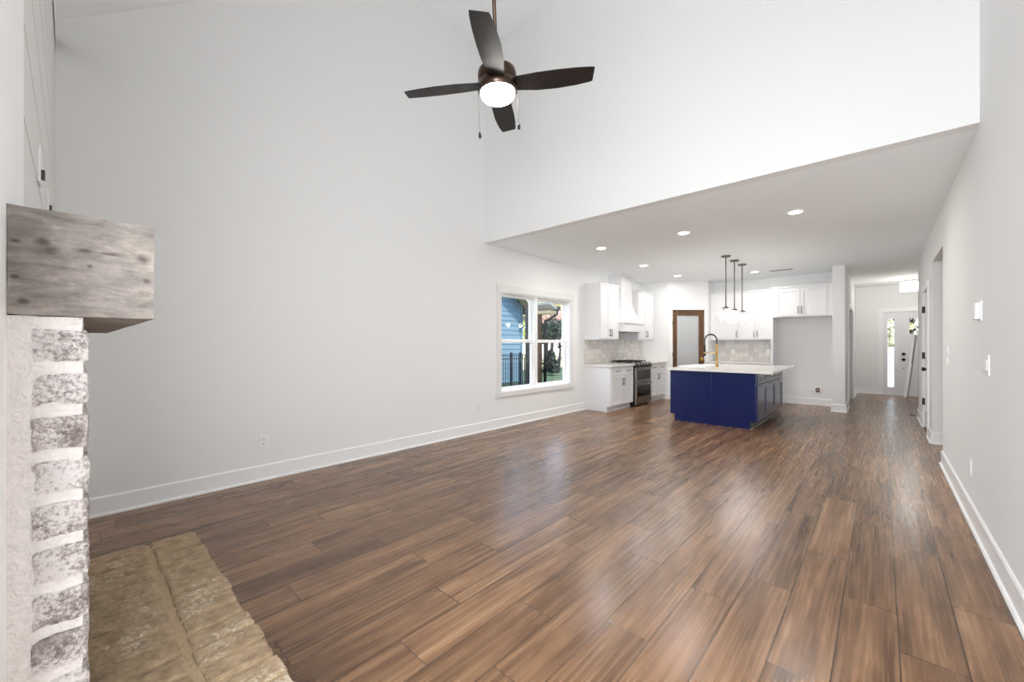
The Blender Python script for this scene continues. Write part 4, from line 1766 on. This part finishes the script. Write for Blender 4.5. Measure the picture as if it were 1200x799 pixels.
def foliage(name, blobs, m, seed, n, size, label, cat, trunk=None, group=None):
    random.seed(seed)
    bx, by = blobs[0][0], blobs[0][1]
    r = thing(name, (bx, by, -.03), label, cat, group)
    mb = MB()
    for (x, y, z, rx_, ry_, rz_) in blobs:
        for i in range(n):
            while True:
                p = Vector((random.uniform(-1, 1), random.uniform(-1, 1), random.uniform(-1, 1)))
                if p.length <= 1 and p.length > .35:
                    break
            c = Vector((x + p.x * rx_, y + p.y * ry_, max(.10 if size < .1 else .17, z + p.z * rz_)))
            a = Vector((random.gauss(0, 1), random.gauss(0, 1), random.gauss(0, 1))).normalized()
            b_ = a.orthogonal().normalized()
            s1 = size * random.uniform(.6, 1.3)
            mb.add([c - a * s1, c + b_ * s1 * .45, c + a * s1, c - b_ * s1 * .45], [(0, 1, 2, 3)])
    mb.build('foliage', m, r)
    if trunk:
        mb = MB()
        mb.tube([(trunk[0], trunk[1], -.03), (trunk[0] + .1, trunk[1], trunk[2] * .5), (trunk[0], trunk[1] + .1, trunk[2])], [trunk[3], trunk[3] * .8, trunk[3] * .4], 8)
        for k in range(6):
            w = k * 1.05
            mb.tube([(trunk[0], trunk[1], trunk[2] * .55), (trunk[0] + math.cos(w) * .7, trunk[1] + math.sin(w) * .7, trunk[2] * (.8 + .05 * k))], [trunk[3] * .4, trunk[3] * .15], 6)
        mb.build('trunk', BARK, r)
    return r


xx = -10.5
foliage('cone_shrub', [(xx, 13.91, .12, .45, .45, .3), (xx, 13.91, .45, .34, .34, .35), (xx, 13.93, .75, .2, .2, .3)], LEAFD, 1, 500, .07, 'dark green cone-shaped shrub beyond the porch', 'shrub')
xx = -14
foliage('evergreen_tree', [(xx, 18.46, 1.95, .9, 1.0, .5), (xx, 19.04, 2.15, .8, .9, .6), (xx, 17.91, 1.7, .7, .8, .4)], LEAFD, 2, 700, .12, 'dark green spreading evergreen beyond the porch downspout', 'tree', trunk=(xx, 19.37, 1.9, .09))
mb = MB()
mb.box((-40, 13, -.03), (-13.2, 45, -.015))  # far stretch of lawn; its sunlit brightness is put into a paler colour
tag(mb.build('meadow', mat('sunlit_grass_tint', (196, 190, 150), .9, var=.2, vscale=1.5)), 'far lawn beyond the far fence, sunlight put into its paler colour', 'meadow', kind='stuff')
xx = -27
foliage('tree', [(xx, 33.80, 5.6, 2.8, 2.8, 1.9), (xx, 36.23, 6.2, 3, 3, 1.9), (xx, 31.15, 3.4, 2, 1.6, 2.2)], LEAFL, 3, 1500, .17, 'bright yellow-green tree standing behind the hedge', 'tree', trunk=(xx, 34.99, 5, .25))
xx = -18
foliage('blossom_tree', [(xx, 23.63, 3.3, 1.5, 1.5, 1.0), (xx, 24.58, 3.0, 1.2, 1.2, .9)], LEAFP, 5, 900, .12, 'pale pink blossoming tree above the hedge', 'tree', trunk=(xx, 23.95, 3.2, .15))

# greenery across the front yard, seen through the door glass
mb = MB()
mb.box((-4.4, YE + .65, -.12), (14, 45, -.03))
tag(mb.build('lawn', GRASS), 'sunlit front lawn outside the front door glass', 'lawn', kind='stuff')
foliage('tree', [(.9, 24, 3.0, 2.2, 1.2, 2.6), (-.4, 24.5, 1.6, 1.6, 1.0, 1.5)], mat('pale_leaves', (190, 186, 140), .8, var=.15), 11, 1000, .13, 'pale green tree in the front yard seen through the door glass', 'tree', trunk=(.8, 24, 3, .14))
